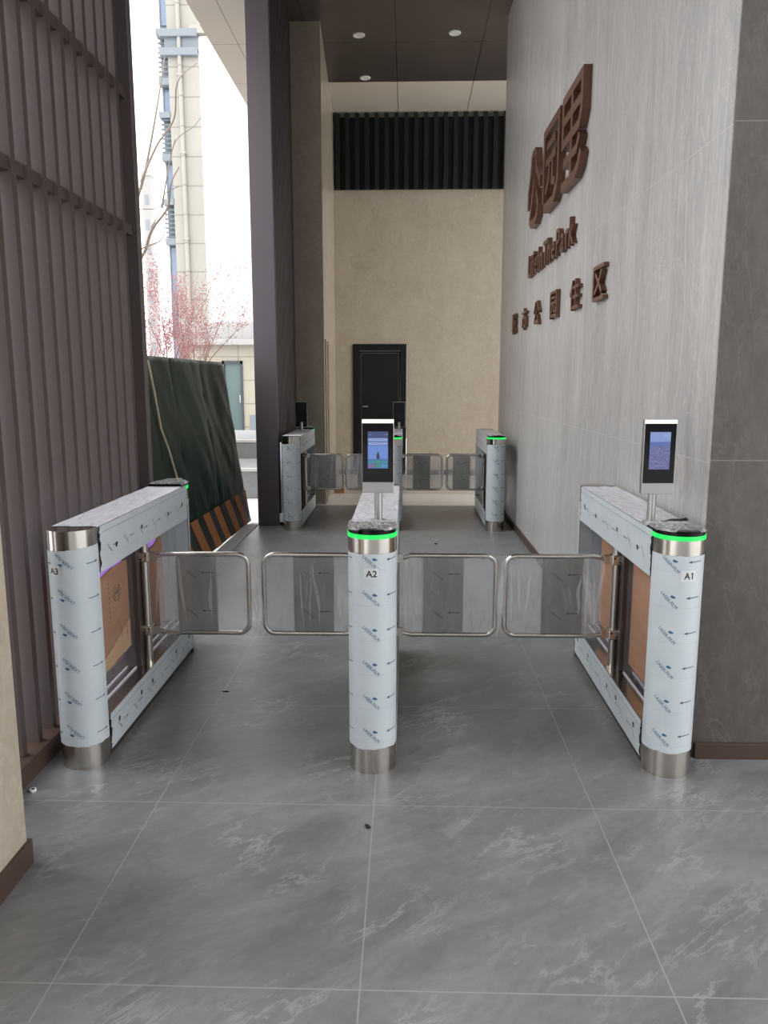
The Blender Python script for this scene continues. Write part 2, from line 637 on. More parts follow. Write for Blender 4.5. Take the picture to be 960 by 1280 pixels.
# floors
fl = MB().box(-1.62, 3.6, -5.0, 9.62, -0.12, 0.0).build('floor', M_FLOOR)
struct(fl, 'grey stone tile floor with pale diagonal veins and thin joints', 'floor')
th = MB().box(-1.30, 3.6, 9.62, 10.62, -0.12, 0.004).build('trim_1', M_THRESH, bevel=0.003)
struct(th, 'pale stone threshold strip across the floor behind the far turnstiles', 'threshold')
fb = MB().box(-1.30, 3.6, 10.62, BACK, -0.12, 0.0).build('floor_back', M_BEIGEF)
struct(fb, 'pale beige tile floor of the back hall', 'floor')
gr = MB().box(-30, -1.62, -12, 60, -0.14, -0.02).build('ground_outside', M_GROUND)
struct(gr, 'pale paved ground outside the open left side', 'ground')
gr2 = MB().box(-1.62, 30, -20, -5.0, -0.14, -0.02).box(3.6, 30, -5.0, 30, -0.14, -0.02).build('ground_outside', M_GROUND)
struct(gr2, 'pale paving in front of the entrance hall', 'ground')
# right stone wall (slightly skewed), thick
wr = MB().prism([(1.185, 3.075), (1.62, 3.075), (1.62, 9.65), (1.125, 9.65)], 0, CEIL).build('wall_right', M_STONE, bevel=0.004)
struct(wr, 'tall light grey stone wall carrying the bronze signs', 'wall')
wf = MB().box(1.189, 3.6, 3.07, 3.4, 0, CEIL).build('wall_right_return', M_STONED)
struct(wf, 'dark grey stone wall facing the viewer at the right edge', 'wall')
struct(MB().box(1.20, 3.6, 3.052, 3.07, 0, 0.068).build('baseboard_right', M_BROWN, bevel=0.002),
       'brown metal skirting under the dark stone wall', 'baseboard')
struct(MB().prism([(1.172, 3.10), (1.19, 3.10), (1.13, 9.64), (1.112, 9.64)], 0, 0.068).build('baseboard_right_side', M_BROWN),
       'brown metal skirting along the light stone wall', 'baseboard')
# back wall with a door opening
DX0, DX1, DZ = -0.88, -0.002, 2.125
bwm = MB()
bwm.box(-1.32, DX0, BACK, BACK + 0.25, 0, CEIL)
bwm.box(DX1, 3.6, BACK, BACK + 0.25, 0, CEIL)
bwm.box(DX0, DX1, BACK, BACK + 0.25, DZ, CEIL)
bw = bwm.build('wall_back', M_BEIGE)
struct(bw, 'beige stone tiled wall at the end of the hall', 'wall')
struct(MB().box(DX1 + 0.002, 3.6, BACK - 0.015, BACK, 0, 0.08).box(-1.12, DX0 - 0.002, BACK - 0.015, BACK, 0, 0.08)
       .build('baseboard_back', M_BROWN), 'brown skirting along the beige back wall', 'baseboard')
# beige left return wall of the back hall
lw = MB().prism([(-1.60, 9.70), (-1.01, 9.70), (-1.16, 12.9), (-1.60, 12.9)], 0, CEIL).build('wall_left_back', M_BEIGE, bevel=0.004)
struct(lw, 'narrow beige stone wall behind the dark column', 'wall')
tr = MB()
tr.box(0, 0.018, 0, 0.09, 0, 2.05).box(0, 0.018, 0.55, 0.60, 0, 2.05)
tro = tr.build('trim_2', M_BEIGE, bevel=0.003)
tro.location = (-1.018, 9.86, 0)
tro.rotation_euler = (0, 0, math.atan2(0.15, 3.2))
struct(tro, 'beige upright door trim on the left return wall', 'trim')
# near left pillar
pl = MB().box(-1.75, -1.218, 1.45, 2.27, 0, CEIL).build('pillar_left', M_BEIGE, bevel=0.003)
struct(pl, 'pale beige tiled pillar at the lower left edge', 'pillar')
struct(MB().box(-1.75, -1.206, 1.44, 2.282, 0, 0.085).build('baseboard_left', M_BROWN, bevel=0.002),
       'brown metal skirting around the beige pillar', 'baseboard')
# ceiling
ce = MB().box(-1.36, 3.6, -4.5, 11.571, CEIL, CEIL + 0.3).build('ceiling', M_CEIL)
struct(ce, 'high brown grey panelled ceiling with thin joints', 'ceiling')
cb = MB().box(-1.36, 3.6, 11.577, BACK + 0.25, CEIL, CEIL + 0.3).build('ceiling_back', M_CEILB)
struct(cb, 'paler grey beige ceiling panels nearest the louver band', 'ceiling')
so = MB().box(-2.41, -1.364, -4.5, 13.15, CEIL, CEIL + 0.3).build('soffit', M_SOFF)
struct(so, 'beige brown panelled soffit over the open left side', 'soffit')
# edge strip between hall floor and outside
kb = MB().box(-1.73, -1.60, 4.6, 8.25, -0.05, 0.012).build('trim_3', M_KERB, bevel=0.004)
struct(kb, 'pale stone edging strip along the open left side', 'kerb')

# ------------------------------------------------------------------ back door
dr = thing('door_1', ((DX0 + DX1) / 2, BACK, 0), 'black framed dark glass door in the beige back wall', 'door')
dr['kind'] = 'structure'
hw = (DX1 - DX0) / 2 - 0.003
f = MB()
f.box(-hw, -hw + 0.10, -0.03, 0.10, 0, DZ - 0.003).box(hw - 0.10, hw, -0.03, 0.10, 0, DZ - 0.003).box(-hw + 0.10, hw - 0.10, -0.03, 0.10, DZ - 0.11, DZ - 0.003)
f.build('door_frame', M_BLACK, dr, bevel=0.003)
lf = MB().box(-hw + 0.102, hw - 0.102, 0.0, 0.045, 0.005, DZ - 0.113).build('door_leaf', M_DOORG, dr, bevel=0.002)
g = MB().box(-hw + 0.125, -hw + 0.137, -0.004, 0.0, 0.1, 1.98).box(hw - 0.137, hw - 0.125, -0.004, 0, 0.1, 1.98).box(-hw + 0.125, hw - 0.125, -0.004, 0, 1.97, 1.982)
g.build('glazing_bead', M_STEELD, dr)
MB().box(-0.27, -0.19, -0.05, -0.035, 1.115, 1.13).box(-0.275, -0.262, -0.05, 0.0, 1.11, 1.135).build('door_handle', M_ALU, dr, bevel=0.002)

# ------------------------------------------------------------------ louver band at the top of the back wall
lv = thing('louver_panel', (0, BACK, 4.49), 'black ribbed louver panel filling the top of the beige back wall', 'louver')
lv['kind'] = 'structure'
MB().box(-1.14, 3.5, -0.05, -0.003, 0, 1.05).build('backing_panel', M_BLACK, lv)
lm = MB()
x = -1.12
while x < 2.4:
    lm.box(x, x + 0.065, -0.13, -0.05, 0.0, 1.095)
    x += 0.152
lm.build('rib', M_LOUV, lv, bevel=0.003)

# ------------------------------------------------------------------ downlights
dl = [(-0.589, 10.085, 'white round recessed downlight nearest the dark column side of the ceiling'),
      (0.55, 10.055, 'white round recessed downlight nearest the light stone wall'),
      (-0.583, 11.413, 'white round recessed downlight closest to the black louver band')]
for (x, y, lab) in dl:
    t = thing('downlight', (x, y, CEIL), lab, 'ceiling light', 'downlights in the hall ceiling')
    ring = MB()
    n = 28
    prof = [(0.072, 0.0), (0.072, -0.008), (0.062, -0.014), (0.048, -0.010), (0.044, 0.0)]
    vs = [(r * cos(2 * pi * k / n), r * sin(2 * pi * k / n), z) for (r, z) in prof for k in range(n)]
    fs = [(i * n + k, i * n + (k + 1) % n, (i + 1) * n + (k + 1) % n, (i + 1) * n + k) for i in range(len(prof) - 1) for k in range(n)]
    ring.add(vs, fs, 0, True)
    ring.build('trim_ring', M_WHITE, t)
    MB().prism([(0.046 * cos(2 * pi * k / n), 0.046 * sin(2 * pi * k / n)) for k in range(n)], -0.006, 0).build('lens', M_WHITE, t)

# ------------------------------------------------------------------ left slatted screen
ls = thing('slatted_screen', (-1.5, 4.5, 0), 'tall dark brown screen of upright metal slats along the left side', 'screen')
p = MB().box(-0.28, 0.04, -2.5, 0.06, 0, 0.085)
p.build('plinth', M_BROWN, ls, bevel=0.003)
sl = MB()
y = 2.16
while y < 4.30:
    sl.box(-0.13, 0.0, y - 4.5, y - 4.5 + 0.035, 0.085, CEIL)
    sl.mi[-3] = 1
    y += 0.132
sl.build('slat', [M_FIN, M_FINE], ls)
rl = []
for z in (1.2 + 1.16, 3.06, 0.09 + 4.6):
    MB().box(-0.11, -0.012, -2.45, -0.06, z - 0.028, z + 0.028).build('rail', M_FINE, ls, bevel=0.003)
MB().box(-0.16, 0.0, -0.005, 0.055, 0.085, CEIL).box(-0.16, -0.075, -0.16, -0.005, 0.085, CEIL).build('end_post', M_FIN, ls, bevel=0.004)

# ------------------------------------------------------------------ dark column with ribbed side
dc = thing('column', (-1.593, 8.235, 0), 'tall plum grey metal column with a dark ribbed side', 'column')
dc['kind'] = 'structure'
MB().box(0.0, 0.235, 0.0, 0.06, 0.0, CEIL).build('front_face', M_COLF, dc, bevel=0.004)
cm = MB().box(0.0, 0.215, 0.06, 1.464, 0.0, CEIL)
cm.build('core', M_COLS, dc)
cm = MB()
y = 0.075
while y < 1.44:
    cm.box(0.215, 0.235, y, y + 0.035, 0, CEIL)
    y += 0.07
cm.build('rib', M_COLS, dc, bevel=0.002)
for z in (2.55, 3.35):
    MB().box(0.213, 0.228, 0.06, 1.45, z, z + 0.04).build('rail', M_COLS, dc)

# ================================================================== TURNSTILES
R = 0.095
L = 1.487
LANE = 0.737


def stadium(r, y_c, flat, n=28, near=True):
    """outline of a post: half circle towards the walker, flat behind. near: towards -y."""
    if near:
        pts = [(r * cos(pi + pi * k / n), y_c + r * sin(pi + pi * k / n)) for k in range(n + 1)]
        pts += [(r, y_c + flat), (-r, y_c + flat)]
    else:
        pts = [(r * cos(pi * k / n), y_c + r * sin(pi * k / n)) for k in range(n + 1)]
        pts += [(-r, y_c - flat), (r, y_c - flat)]
    return pts


def arrow2d():
    pts = [(0, 0), (0.016, 0.0058), (0.014, 0.0), (0.016, -0.0058)]
    for k in range(7):
        u = 0.012 + 0.046 * k / 6
        pts += [(u, 0.0017), (u, -0.0017)]
    return pts


ARROW_F = [(0, 1, 2), (0, 2, 3)] + [(4 + 2 * k, 6 + 2 * k, 7 + 2 * k, 5 + 2 * k) for k in range(6)]
LOGO2D = [(0, 0.002), (0.007, -0.001), (0.015, 0.001), (0.021, 0.006), (0.014, 0.009), (0.006, 0.010), (0.001, 0.007)]


def film_prints(mb, r, zc_list, flip, u_text, mi_ink, mi_grey, y_c):
    """printed marks wrapped around the near half of a post. u = arc metres, 0 at the front."""
    tv, tf = text_mesh('LASER-FILM', 1.0)
    tv = fit(tv, 0.082, 0.0135)

    def put(pts2, faces, mi):
        vs = []
        for (u, z) in pts2:
            a = -pi / 2 + u / r
            vs.append(((r + 0.0009) * cos(a), y_c + (r + 0.0009) * sin(a), z))
        mb.add(vs, faces, mi)

    def xf(u, v, cu, cz, ang):
        if flip:
            u, v = -u, -v
        return cu + u * cos(ang) - v * sin(ang), cz + u * sin(ang) + v * cos(ang)
    umax = r * pi / 2 * 0.98
    for i, z in enumerate(zc_list):
        for rep in (-2, -1, 0, 1, 2):
            cu = u_text + rep * 0.205
            # text
            pts = [xf(v[0] - 0.041, v[1] - 0.006, cu, z, radians(-43)) for v in tv]
            if all(abs(q[0]) < umax for q in pts):
                put(pts, tf, mi_ink)
            pts = [xf(q[0], q[1], cu + (0.004 if not flip else -0.004), z + (0.014 if not flip else -0.014), radians(-20)) for q in LOGO2D]
            if all(abs(q[0]) < umax for q in pts):
                put(pts, [list(range(len(pts)))], mi_ink)
            # arrow (tip at its start)
            sgn = -1 if flip else 1
            pts = [xf(q[0], q[1], cu + sgn * 0.062, z + sgn * 0.012, radians(4)) for q in arrow2d()]
            if all(abs(q[0]) < umax for q in pts):
                put(pts, ARROW_F, mi_grey)


def post(parent, near, led, flip, sticker, zs, marks=True, lid_wrap=True, u_text=-0.012, st_u=0.0):
    yc = R if near else L - R
    flat = 0.012
    top = 0.955 if led else 0.978
    o = MB().prism(stadium(R - 0.0015, yc, flat, near=near), 0.0, top, 0, True).build('end_post', M_STEEL, parent)
    # film sleeve with a slightly ragged lower rim
    n = 30
    mb = MB()
    z0, z1 = 0.105, 0.897
    if not led:
        z0, z1 = 0.10, 0.893
    vs = []
    sg = 1 if near else -1
    cols = [(-R, yc + sg * flat)] + [(R * cos(pi + pi * k / n), yc + sg * R * sin(pi + pi * k / n)) for k in range(n + 1)] + [(R, yc + sg * flat)]
    ph = random.uniform(0, 50)
    for k, (x, yy) in enumerate(cols):
        rag = 0.004 * noise.noise(Vector((k * 0.55, ph, 0))) + 0.006 * noise.noise(Vector((k * 0.17, ph, 3)))
        rag2 = 0.003 * noise.noise(Vector((k * 0.4, ph, 7)))
        ztop = z1 + rag2 + (0.02 * (k / n) if not led else 0.0)
        vs += [(x, yy, z0 + rag), (x, yy, ztop)]
    fs = [(2 * k, 2 * k + 2, 2 * k + 3, 2 * k + 1) for k in range(len(cols) - 1)]
    mb.add(vs, fs, 0, True)
    if marks and near:
        film_prints(mb, R, zs, flip, u_text, 1, 2, yc)
    yb = yc + sg * (flat + 0.0008)
    mb.add([(-R + 0.004, yb, 0.19), (R - 0.004, yb, 0.19), (R - 0.004, yb, 0.785), (-R + 0.004, yb, 0.785)], [(0, 1, 2, 3)], 0)
    mb.build('protective_film', [M_FILM, M_INK, M_INKG], o)
    if sticker:
        sb = MB()
        w, h, zc = 0.058, 0.042, 0.822

        def cyl(u, z, d):
            a = -pi / 2 + (u + st_u) / R
            return ((R + d) * cos(a), yc + (R + d) * sin(a), z)
        k = 6
        vs = []
        for i in range(k + 1):
            u = -w / 2 + w * i / k
            vs += [cyl(u, zc - h / 2, 0.0012), cyl(u, zc + h / 2, 0.0012)]
        sb.add(vs, [(2 * i, 2 * i + 2, 2 * i + 3, 2 * i + 1) for i in range(k)], 0, True)
        if sticker[1] == '1':
            tv, tf = text_mesh('A', 1.0, 0.0, 0.02)
            tv = fit(tv, 0.023, 0.026)
            one = [(0.030, 0.0), (0.0345, 0.0), (0.0345, 0.026), (0.031, 0.026), (0.0265, 0.0215), (0.0265, 0.018), (0.030, 0.020)]
            sb.add([cyl(p[0] - 0.018, zc - 0.013 + p[1], 0.0019) for p in one], [(0, 1, 2, 6), (6, 2, 3), (6, 3, 4), (6, 4, 5)], 1)
        else:
            tv, tf = text_mesh(sticker, 1.0, 0.0, 0.02)
            tv = fit(tv, 0.043, 0.026)
        sb.add([cyl(v[0] - (0.018 if sticker[1] == '1' else 0.0215), zc - 0.013 + v[1], 0.0019) for v in tv], tf, 1)
        sb.build('number_sticker', [M_PAPER, M_TEXT], o)
    if led:
        ring = MB().prism(stadium(R + 0.0015, yc, 0.03, near=near), 0.955, 0.972, 0, True)
        ring.build('led_ring', M_LED, o)
        lid = MB().prism(stadium(R - 0.001, yc, 0.10, near=near), 0.972, 0.984, 0)
        lid.prism(stadium(R - 0.006, yc, 0.095, near=near), 0.984, 0.990, 0)
        ld = lid.build('lid', M_GLOSS, o)
        if lid_wrap:
            # crinkled clear film left on the lid
            wv = MB()
            nx, ny = 14, 14
            vs = []
            for j in range(ny + 1):
                for i in range(nx + 1):
                    u = -1 + 2 * i / nx
                    yy = (-0.098 + 0.215 * j / ny)
                    hw_ = R + 0.004 if yy > 0 else math.sqrt(max(0.0, (R + 0.004) ** 2 - yy * yy))
                    hw_ = max(hw_, 0.045)
                    px, py = u * hw_, yc + sg * (yy + 0.0)
                    zz = 0.9935 + 0.005 * abs(noise.noise(Vector((px * 30, py * 30, ph)))) + (0.005 if j == 0 else 0)
                    if i in (0, nx):
                        zz -= 0.008
                    vs.append((px, py, zz))
            fs = [(j * (nx + 1) + i, j * (nx + 1) + i + 1, (j + 1) * (nx + 1) + i + 1, (j + 1) * (nx + 1) + i) for j in range(ny) for i in range(nx)]
            wv.add(vs, fs, 0, True)
            wv.build('peeling_film', M_WRAPT, o)
    return o


def beam(parent, name, z0, z1, sides, marks, hole_ys, top_film, flip, jag_near):
    y0, y1 = R + 0.012, L - R - 0.012
    o = MB().box(-R + 0.002, R - 0.002, y0, y1, z0, z1).build(name, M_STEEL, parent, bevel=0.002)
    mb = MB()
    tv, tf = text_mesh('LASER-FILM', 1.0)
    tv = fit(tv, 0.060, 0.010)
    for sd_ in sides:
        X = sd_ * (R + 0.0003)
        n = 26
        pts = []
        ph = random.uniform(0, 90)
        # jagged torn near end
        zz = [z0 + (z1 - z0) * k / n for k in range(n + 1)]
        near = [y0 + (0.012 + 0.02 * (noise.noise(Vector((k * 0.5, ph, 0))) + 0.3) if jag_near else -0.03) for k in range(n + 1)]
        far = [y1 - 0.01 + 0.012 * noise.noise(Vector((k * 0.5, ph, 5))) for k in range(n + 1)]
        vs = []
        for k in range(n + 1):
            vs += [(X, near[k], zz[k]), (X, far[k], zz[k])]
        mb.add(vs, [(2 * k, 2 * k + 1, 2 * k + 3, 2 * k + 2) for k in range(n)], 0)
        # fold line along the beam
        zl = z1 - 0.028 if top_film else z1 - 0.03
        mb.box(X - 0.0006, X + 0.0006, y0 + 0.04, y1 - 0.02, zl, zl + 0.0012, 2)
        Xm = X + sd_ * 0.0008
        # dir: viewed from the lane, screen-right is +y for the +x side seen from the lane? keep text upright
        dirn = 1 if sd_ > 0 else -1
        if flip:
            dirn_t, up = -dirn, -1
        else:
            dirn_t, up = dirn, 1
        zc = (z0 + zl) / 2
        if marks:
            yy = y0 + 0.12
            while yy < y1 - 0.08:
                vs = []
                for v in tv:
                    a, b_ = v[0] - 0.03, v[1] - 0.005
                    ang = radians(-40)
                    p_, q_ = a * cos(ang) - b_ * sin(ang), a * sin(ang) + b_ * cos(ang)
                    vs.append((Xm, yy + dirn_t * p_, zc + up * q_))
                mb.add(vs, tf, 2)
                vs = [(Xm, yy + 0.075 + dirn_t * (q[0] - 0.02), zc + 0.004 + up * q[1]) for q in arrow2d()]
                mb.add(vs, ARROW_F, 2)
                yy += 0.19
        for (hy, hz) in hole_ys:
            rr = 0.0115
            vs = [(Xm, hy + rr * cos(2 * pi * k / 12) * (1 + 0.15 * sin(k)), z0 + (z1 - z0) * hz + rr * sin(2 * pi * k / 12)) for k in range(12)]
            mb.add(vs, [list(range(12))], 1)
        if jag_near:
            vs = [(Xm, y0 + 0.005, z1 - 0.02), (Xm, y0 + 0.026, z1 - 0.03), (Xm, y0 + 0.018, z1 - 0.05), (Xm, y0 + 0.03, z1 - 0.07),
                  (Xm, y0 + 0.022, z1 - 0.10), (Xm, y0 + 0.006, z1 - 0.095), (Xm, y0 + 0.012, z1 - 0.07)]
            mb.add(vs, [list(range(7))], 1)
    if mb.f:
        mb.build('protective_film', [M_FILM, M_HOLE, M_INKG], o)
    if top_film:
        nx, ny = 6, 40
        ph = random.uniform(0, 90)
        vs = []
        for j in range(ny + 1):
            for i in range(nx + 1):
                xx = -R + 2 * R * i / nx
                yy = y0 + 0.015 + (y1 - y0 - 0.03) * j / ny
                if j in (0, ny):
                    yy += 0.02 * noise.noise(Vector((i * 0.9, ph, 0)))
                zz = z1 + 0.0015 + 0.002 * abs(noise.noise(Vector((xx * 25, yy * 9, ph))))
                vs.append((xx, yy, zz))
        fs = [(j * (nx + 1) + i, j * (nx + 1) + i + 1, (j + 1) * (nx + 1) + i + 1, (j + 1) * (nx + 1) + i) for j in range(ny) for i in range(nx)]
        tf_ = MB().add(vs, fs, 0, True)
        tf_.build('top_film', M_FTOP, o)
    return o


def wing(parent, side, length, marks=True):
    """swing gate: pole on the ledge, two clamps, U-shaped tube, clear panel and steel plate."""
    px = side * 0.06
    pole = MB().tube([(px, LANE, 0.186), (px, LANE, 0.79)], 0.0185, 20)
    po = pole.build('gate_pole', M_STEEL, parent)
    for z in (0.715, 0.350):
        c = MB().box(px - 0.026, px + 0.026, LANE - 0.028, LANE + 0.028, z - 0.024, z + 0.024)
        co = c.build('clamp', M_STEEL, po, bevel=0.006)
        c2 = MB()
        lo, hi = sorted((px + side * 0.022, px + side * 0.058))
        c2.prism([(lo, LANE - 0.014), (hi, LANE - 0.011), (hi, LANE + 0.011), (lo, LANE + 0.014)], z - 0.02, z + 0.02)
        vs = [(px + side * 0.012 + 0.005 * cos(a), LANE - 0.0285, z + 0.010 + 0.005 * sin(a)) for a in [2 * pi * k / 10 for k in range(10)]]
        vs2 = [(px - side * 0.010 + 0.005 * cos(a), LANE - 0.0285, z - 0.010 + 0.005 * sin(a)) for a in [2 * pi * k / 10 for k in range(10)]]
        c2.add(vs, [list(range(10))], 1)
        c2.add(vs2, [list(range(10))], 1)
        c2.build('clamp_jaw', [M_STEEL, M_HOLE], po)
    zt, zb = 0.728, 0.338
    xe = px + side * length
    r = 0.052
    path = [(px + side * 0.045, LANE, 0.715), (px + side * 0.075, LANE, 0.722), (px + side * 0.10, LANE, zt)]
    path += [(xe - side * (r - r * sin(a)), LANE, zt - r + r * cos(a)) for a in [pi / 2 * k / 8 for k in range(9)]]
    path += [(xe - side * (r - r * cos(a)), LANE, zb + r - r * sin(a)) for a in [pi / 2 * k / 8 for k in range(9)]]
    path += [(px + side * 0.10, LANE, zb), (px + side * 0.075, LANE, 0.342), (px + side * 0.045, LANE, 0.350)]
    fr = MB().tube(path, 0.0115, 12).build('gate_frame', M_STEEL, parent)
    a, b = sorted((px + side * 0.062, xe - side * 0.012))
    # clear panel with rounded outer corners
    rr = 0.045
    outl = []
    xi = px + side * 0.062
    xo = xe - side * 0.010
    outl = [(xi, zb + 0.008)]
    outl += [(xo - side * (rr - rr * sin(t)), zb + 0.008 + rr - rr * cos(t)) for t in [pi / 2 * k / 6 for k in range(7)]]
    outl += [(xo - side * (rr - rr * cos(t)), zt - 0.008 - rr + rr * sin(t)) for t in [pi / 2 * k / 6 for k in range(7)]]
    outl += [(xi, zt - 0.008)]
    pm = MB().prism(outl, -0.003, 0.003)
    pm.xform(lambda q: Vector((q.x, LANE + q.z, q.y)))
    pm.build('clear_panel', M_ACRYL, fr)
    p0, p1 = sorted((px + side * 0.155, px + side * 0.345))
    p1 = min(p1, max(xi, xo) - 0.03)
    p0 = max(p0, min(xi, xo) + 0.03)
    pb = MB().box(p0, p1, LANE - 0.008, LANE + 0.008, zb + 0.012, zt - 0.012)
    tv, tf = text_mesh('LASER-FILM', 1.0)
    tv = fit(tv, 0.06, 0.010)
    for zc in (0.63, 0.44):
        vs = []
        for v in tv:
            u, w_ = v[0] - 0.03, v[1] - 0.005
            vs.append((p0 + 0.07 + u * 0.77 + w_ * 0.64, LANE - 0.0086, zc - u * 0.64 + w_ * 0.77))
        pb.add(vs, tf, 1)
        vs = [(p0 + 0.115 + q[0], LANE - 0.0086, zc + 0.01 + q[1]) for q in arrow2d()]
        pb.add(vs, ARROW_F, 1)
    pb.build('steel_plate', [M_PLATE, M_HOLE], fr)
    return xe


def core(parent, purple, sides):
    """acrylic sheets and the motor column inside the opening."""
    y0, y1 = R + 0.014, L - R - 0.014
    for (a, b) in ((y0 + 0.004, 0.655), (0.825, y1 - 0.004)):
        for s in (-1, 1):
            o = MB().box(s * 0.022 - 0.003, s * 0.022 + 0.003, a, b, 0.19, 0.788).build('acrylic_sheet', M_ACRYD, parent)
            MB().box(s * 0.022 - 0.0034, s * 0.022 + 0.0034, a, b, 0.187, 0.192).build('sheet_edge', M_EDGE, o)
    MB().box(-0.045, 0.045, 0.668, 0.812, 0.186, 0.789).build('motor_column', M_STEELD, parent, bevel=0.003)
    if purple:
        for s in sides:
            MB().box(-s * 0.012 - 0.003, -s * 0.012 + 0.003, y0 + 0.05, 0.62, 0.70, 0.752).build('led_strip', M_PURPLE, parent)
            MB().box(-s * 0.012 - 0.003, -s * 0.012 + 0.003, 0.86, 1.12, 0.70, 0.752).build('led_strip', M_PURPLE, parent)


def turnstile(x, y, label, wings, led_near, led_far, sticker=None, flip=False, purple=False, marks=True, film_sides=(1, -1), u_text=-0.012, st_u=0.0):
    t = thing('turnstile', (x, y, 0), label, 'turnstile', 'swing gate turnstiles')
    zs = [0.862 - 0.1395 * k for k in range(6)]
    post(t, True, led_near, flip, sticker, zs, marks, True, u_text, st_u)
    post(t, False, led_far, flip, None, zs, False)
    hol = [(0.30, 0.42), (0.62, 0.5), (1.02, 0.45), (1.27, 0.5)]
    beam(t, 'top_beam', 0.79, 0.975, film_sides, marks, hol, True, flip, True)
    hol2 = [(0.22, 0.6), (0.50, 0.6), (0.66, 0.55), (1.05, 0.6), (1.30, 0.6)]
    beam(t, 'lower_beam', 0.035, 0.186, film_sides, marks, hol2, False, flip, True)
    MB().box(-R + 0.012, R - 0.012, R + 0.02, L - R - 0.02, 0.0, 0.036).build('foot_plinth', M_STEELD, t)
    core(t, purple, [s for s, _ in wings])
    for s, ln in wings:
        wing(t, s, ln)
    return t


NY, FY = 2.883, 7.955
X1, X2, X3 = 1.053, -0.131, -1.315
F1, F2, F3 = 0.925, -0.14, -1.195
turnstile(X3, NY, 'film wrapped steel turnstile marked A3 beside the slatted screen, no green ring in front', [(1, 0.500)],
          False, True, 'A3', flip=True, purple=True, u_text=0.0, st_u=-0.045)
turnstile(X2, NY, 'middle near turnstile marked A2 with bright green ring under its lid', [(-1, 0.490), (1, 0.500)],
          True, False, 'A2', u_text=-0.002, st_u=0.0)
turnstile(X1, NY, 'film wrapped turnstile marked A1 with green ring beside the grey stone walls', [(-1, 0.520)],
          True, False, 'A1', purple=False, u_text=-0.055, st_u=0.012)
turnstile(F3, FY, 'far film wrapped turnstile standing against the dark column', [(1, 0.425)], False, True, None, flip=True, marks=True, purple=True)
turnstile(F2, FY, 'far middle turnstile partly hidden by the lit terminal on A2', [(-1, 0.474), (1, 0.479)], True, False, None)
turnstile(F1, FY, 'far turnstile with green ring standing against the light stone wall', [(-1, 0.412)], True, False, None)


# ------------------------------------------------------------------ cardboard sheets in the turnstiles
def cardboard(name, x, y0, y1, zb, zt, label, side, ink=False, wavy=True, fold=False):
    n = 24
    ph = random.uniform(0, 40)
    top, bot = [], []
    for i in range(n + 1):
        t = i / n
        zz = zt(t) if callable(zt) else zt
        bb = zb(t) if callable(zb) else zb
        top.append((y0 + (y1 - y0) * t, zz + 0.004 * noise.noise(Vector((t * 6, ph, 0)))))
        bot.append((y0 + (y1 - y0) * t, bb + 0.006 * noise.noise(Vector((t * 9, ph, 2)))))
    mb = MB()
    vs = []
    for (a, b) in zip(bot, top):
        vs += [(-0.004, a[0], a[1]), (-0.004, b[0], b[1]), (0.004, b[0], b[1]), (0.004, a[0], a[1])]
    fs = []
    for i in range(n):
        for k in range(4):
            k2 = (k + 1) % 4
            fs.append((i * 4 + k, i * 4 + k2, i * 4 + 4 + k2, i * 4 + 4 + k))
    fs += [(0, 1, 2, 3), (n * 4 + 3, n * 4 + 2, n * 4 + 1, n * 4)]
    mb.add(vs, fs, 0)
    X = side * 0.0048
    if fold:
        # torn lower flap shows the raw paler face
        vs = []
        for i in range(n + 1):
            a = bot[i]
            w = 0.03 + 0.14 * (i / n) ** 1.2
            vs += [(X, a[0], a[1] + 0.004), (X, a[0], a[1] + w * 0.8)]
        mb.add(vs, [(2 * i, 2 * i + 1, 2 * i + 3, 2 * i + 2) for i in range(n)], 1)
    if ink:
        cy, cz = y0 + (y1 - y0) * 0.72, 0.60
        for (rr, wd) in ((0.040, 0.007), (0.026, 0.005)):
            k = 24
            vs = []
            for i in range(k):
                a = 2 * pi * i / k
                vs += [(X, cy + rr * 1.2 * cos(a), cz + rr * sin(a)), (X, cy + (rr - wd) * 1.2 * cos(a), cz + (rr - wd) * sin(a))]
            mb.add(vs, [(2 * i, 2 * i + 1, (2 * i + 3) % (2 * k), (2 * i + 2) % (2 * k)) for i in range(k) if i % 6 != 5], 2)
        mb.box(X - 0.0003, X + 0.0003, cy - 0.026, cy + 0.024, cz - 0.004, cz + 0.005, 2)
        mb.box(X - 0.0003, X + 0.0003, cy - 0.010, cy + 0.012, cz + 0.010, cz + 0.015, 2)
        # columns of small print
        for (yy, za, zb_, st) in ((cy - 0.095, 0.66, 0.48, 0.022), (cy + 0.10, 0.43, 0.36, 0.014), (cy + 0.03, 0.42, 0.37, 0.014)):
            z = za
            while z > zb_:
                mb.box(X - 0.0003, X + 0.0003, yy, yy + 0.008, z, z + 0.008, 2)
                z -= st
    o = mb.build(name, [M_CARD, M_CARDIN, M_CARDINK])
    o.location = (x, 0, 0)
    return tag(o, label, 'cardboard', 'cardboard sheets slid into the turnstiles')


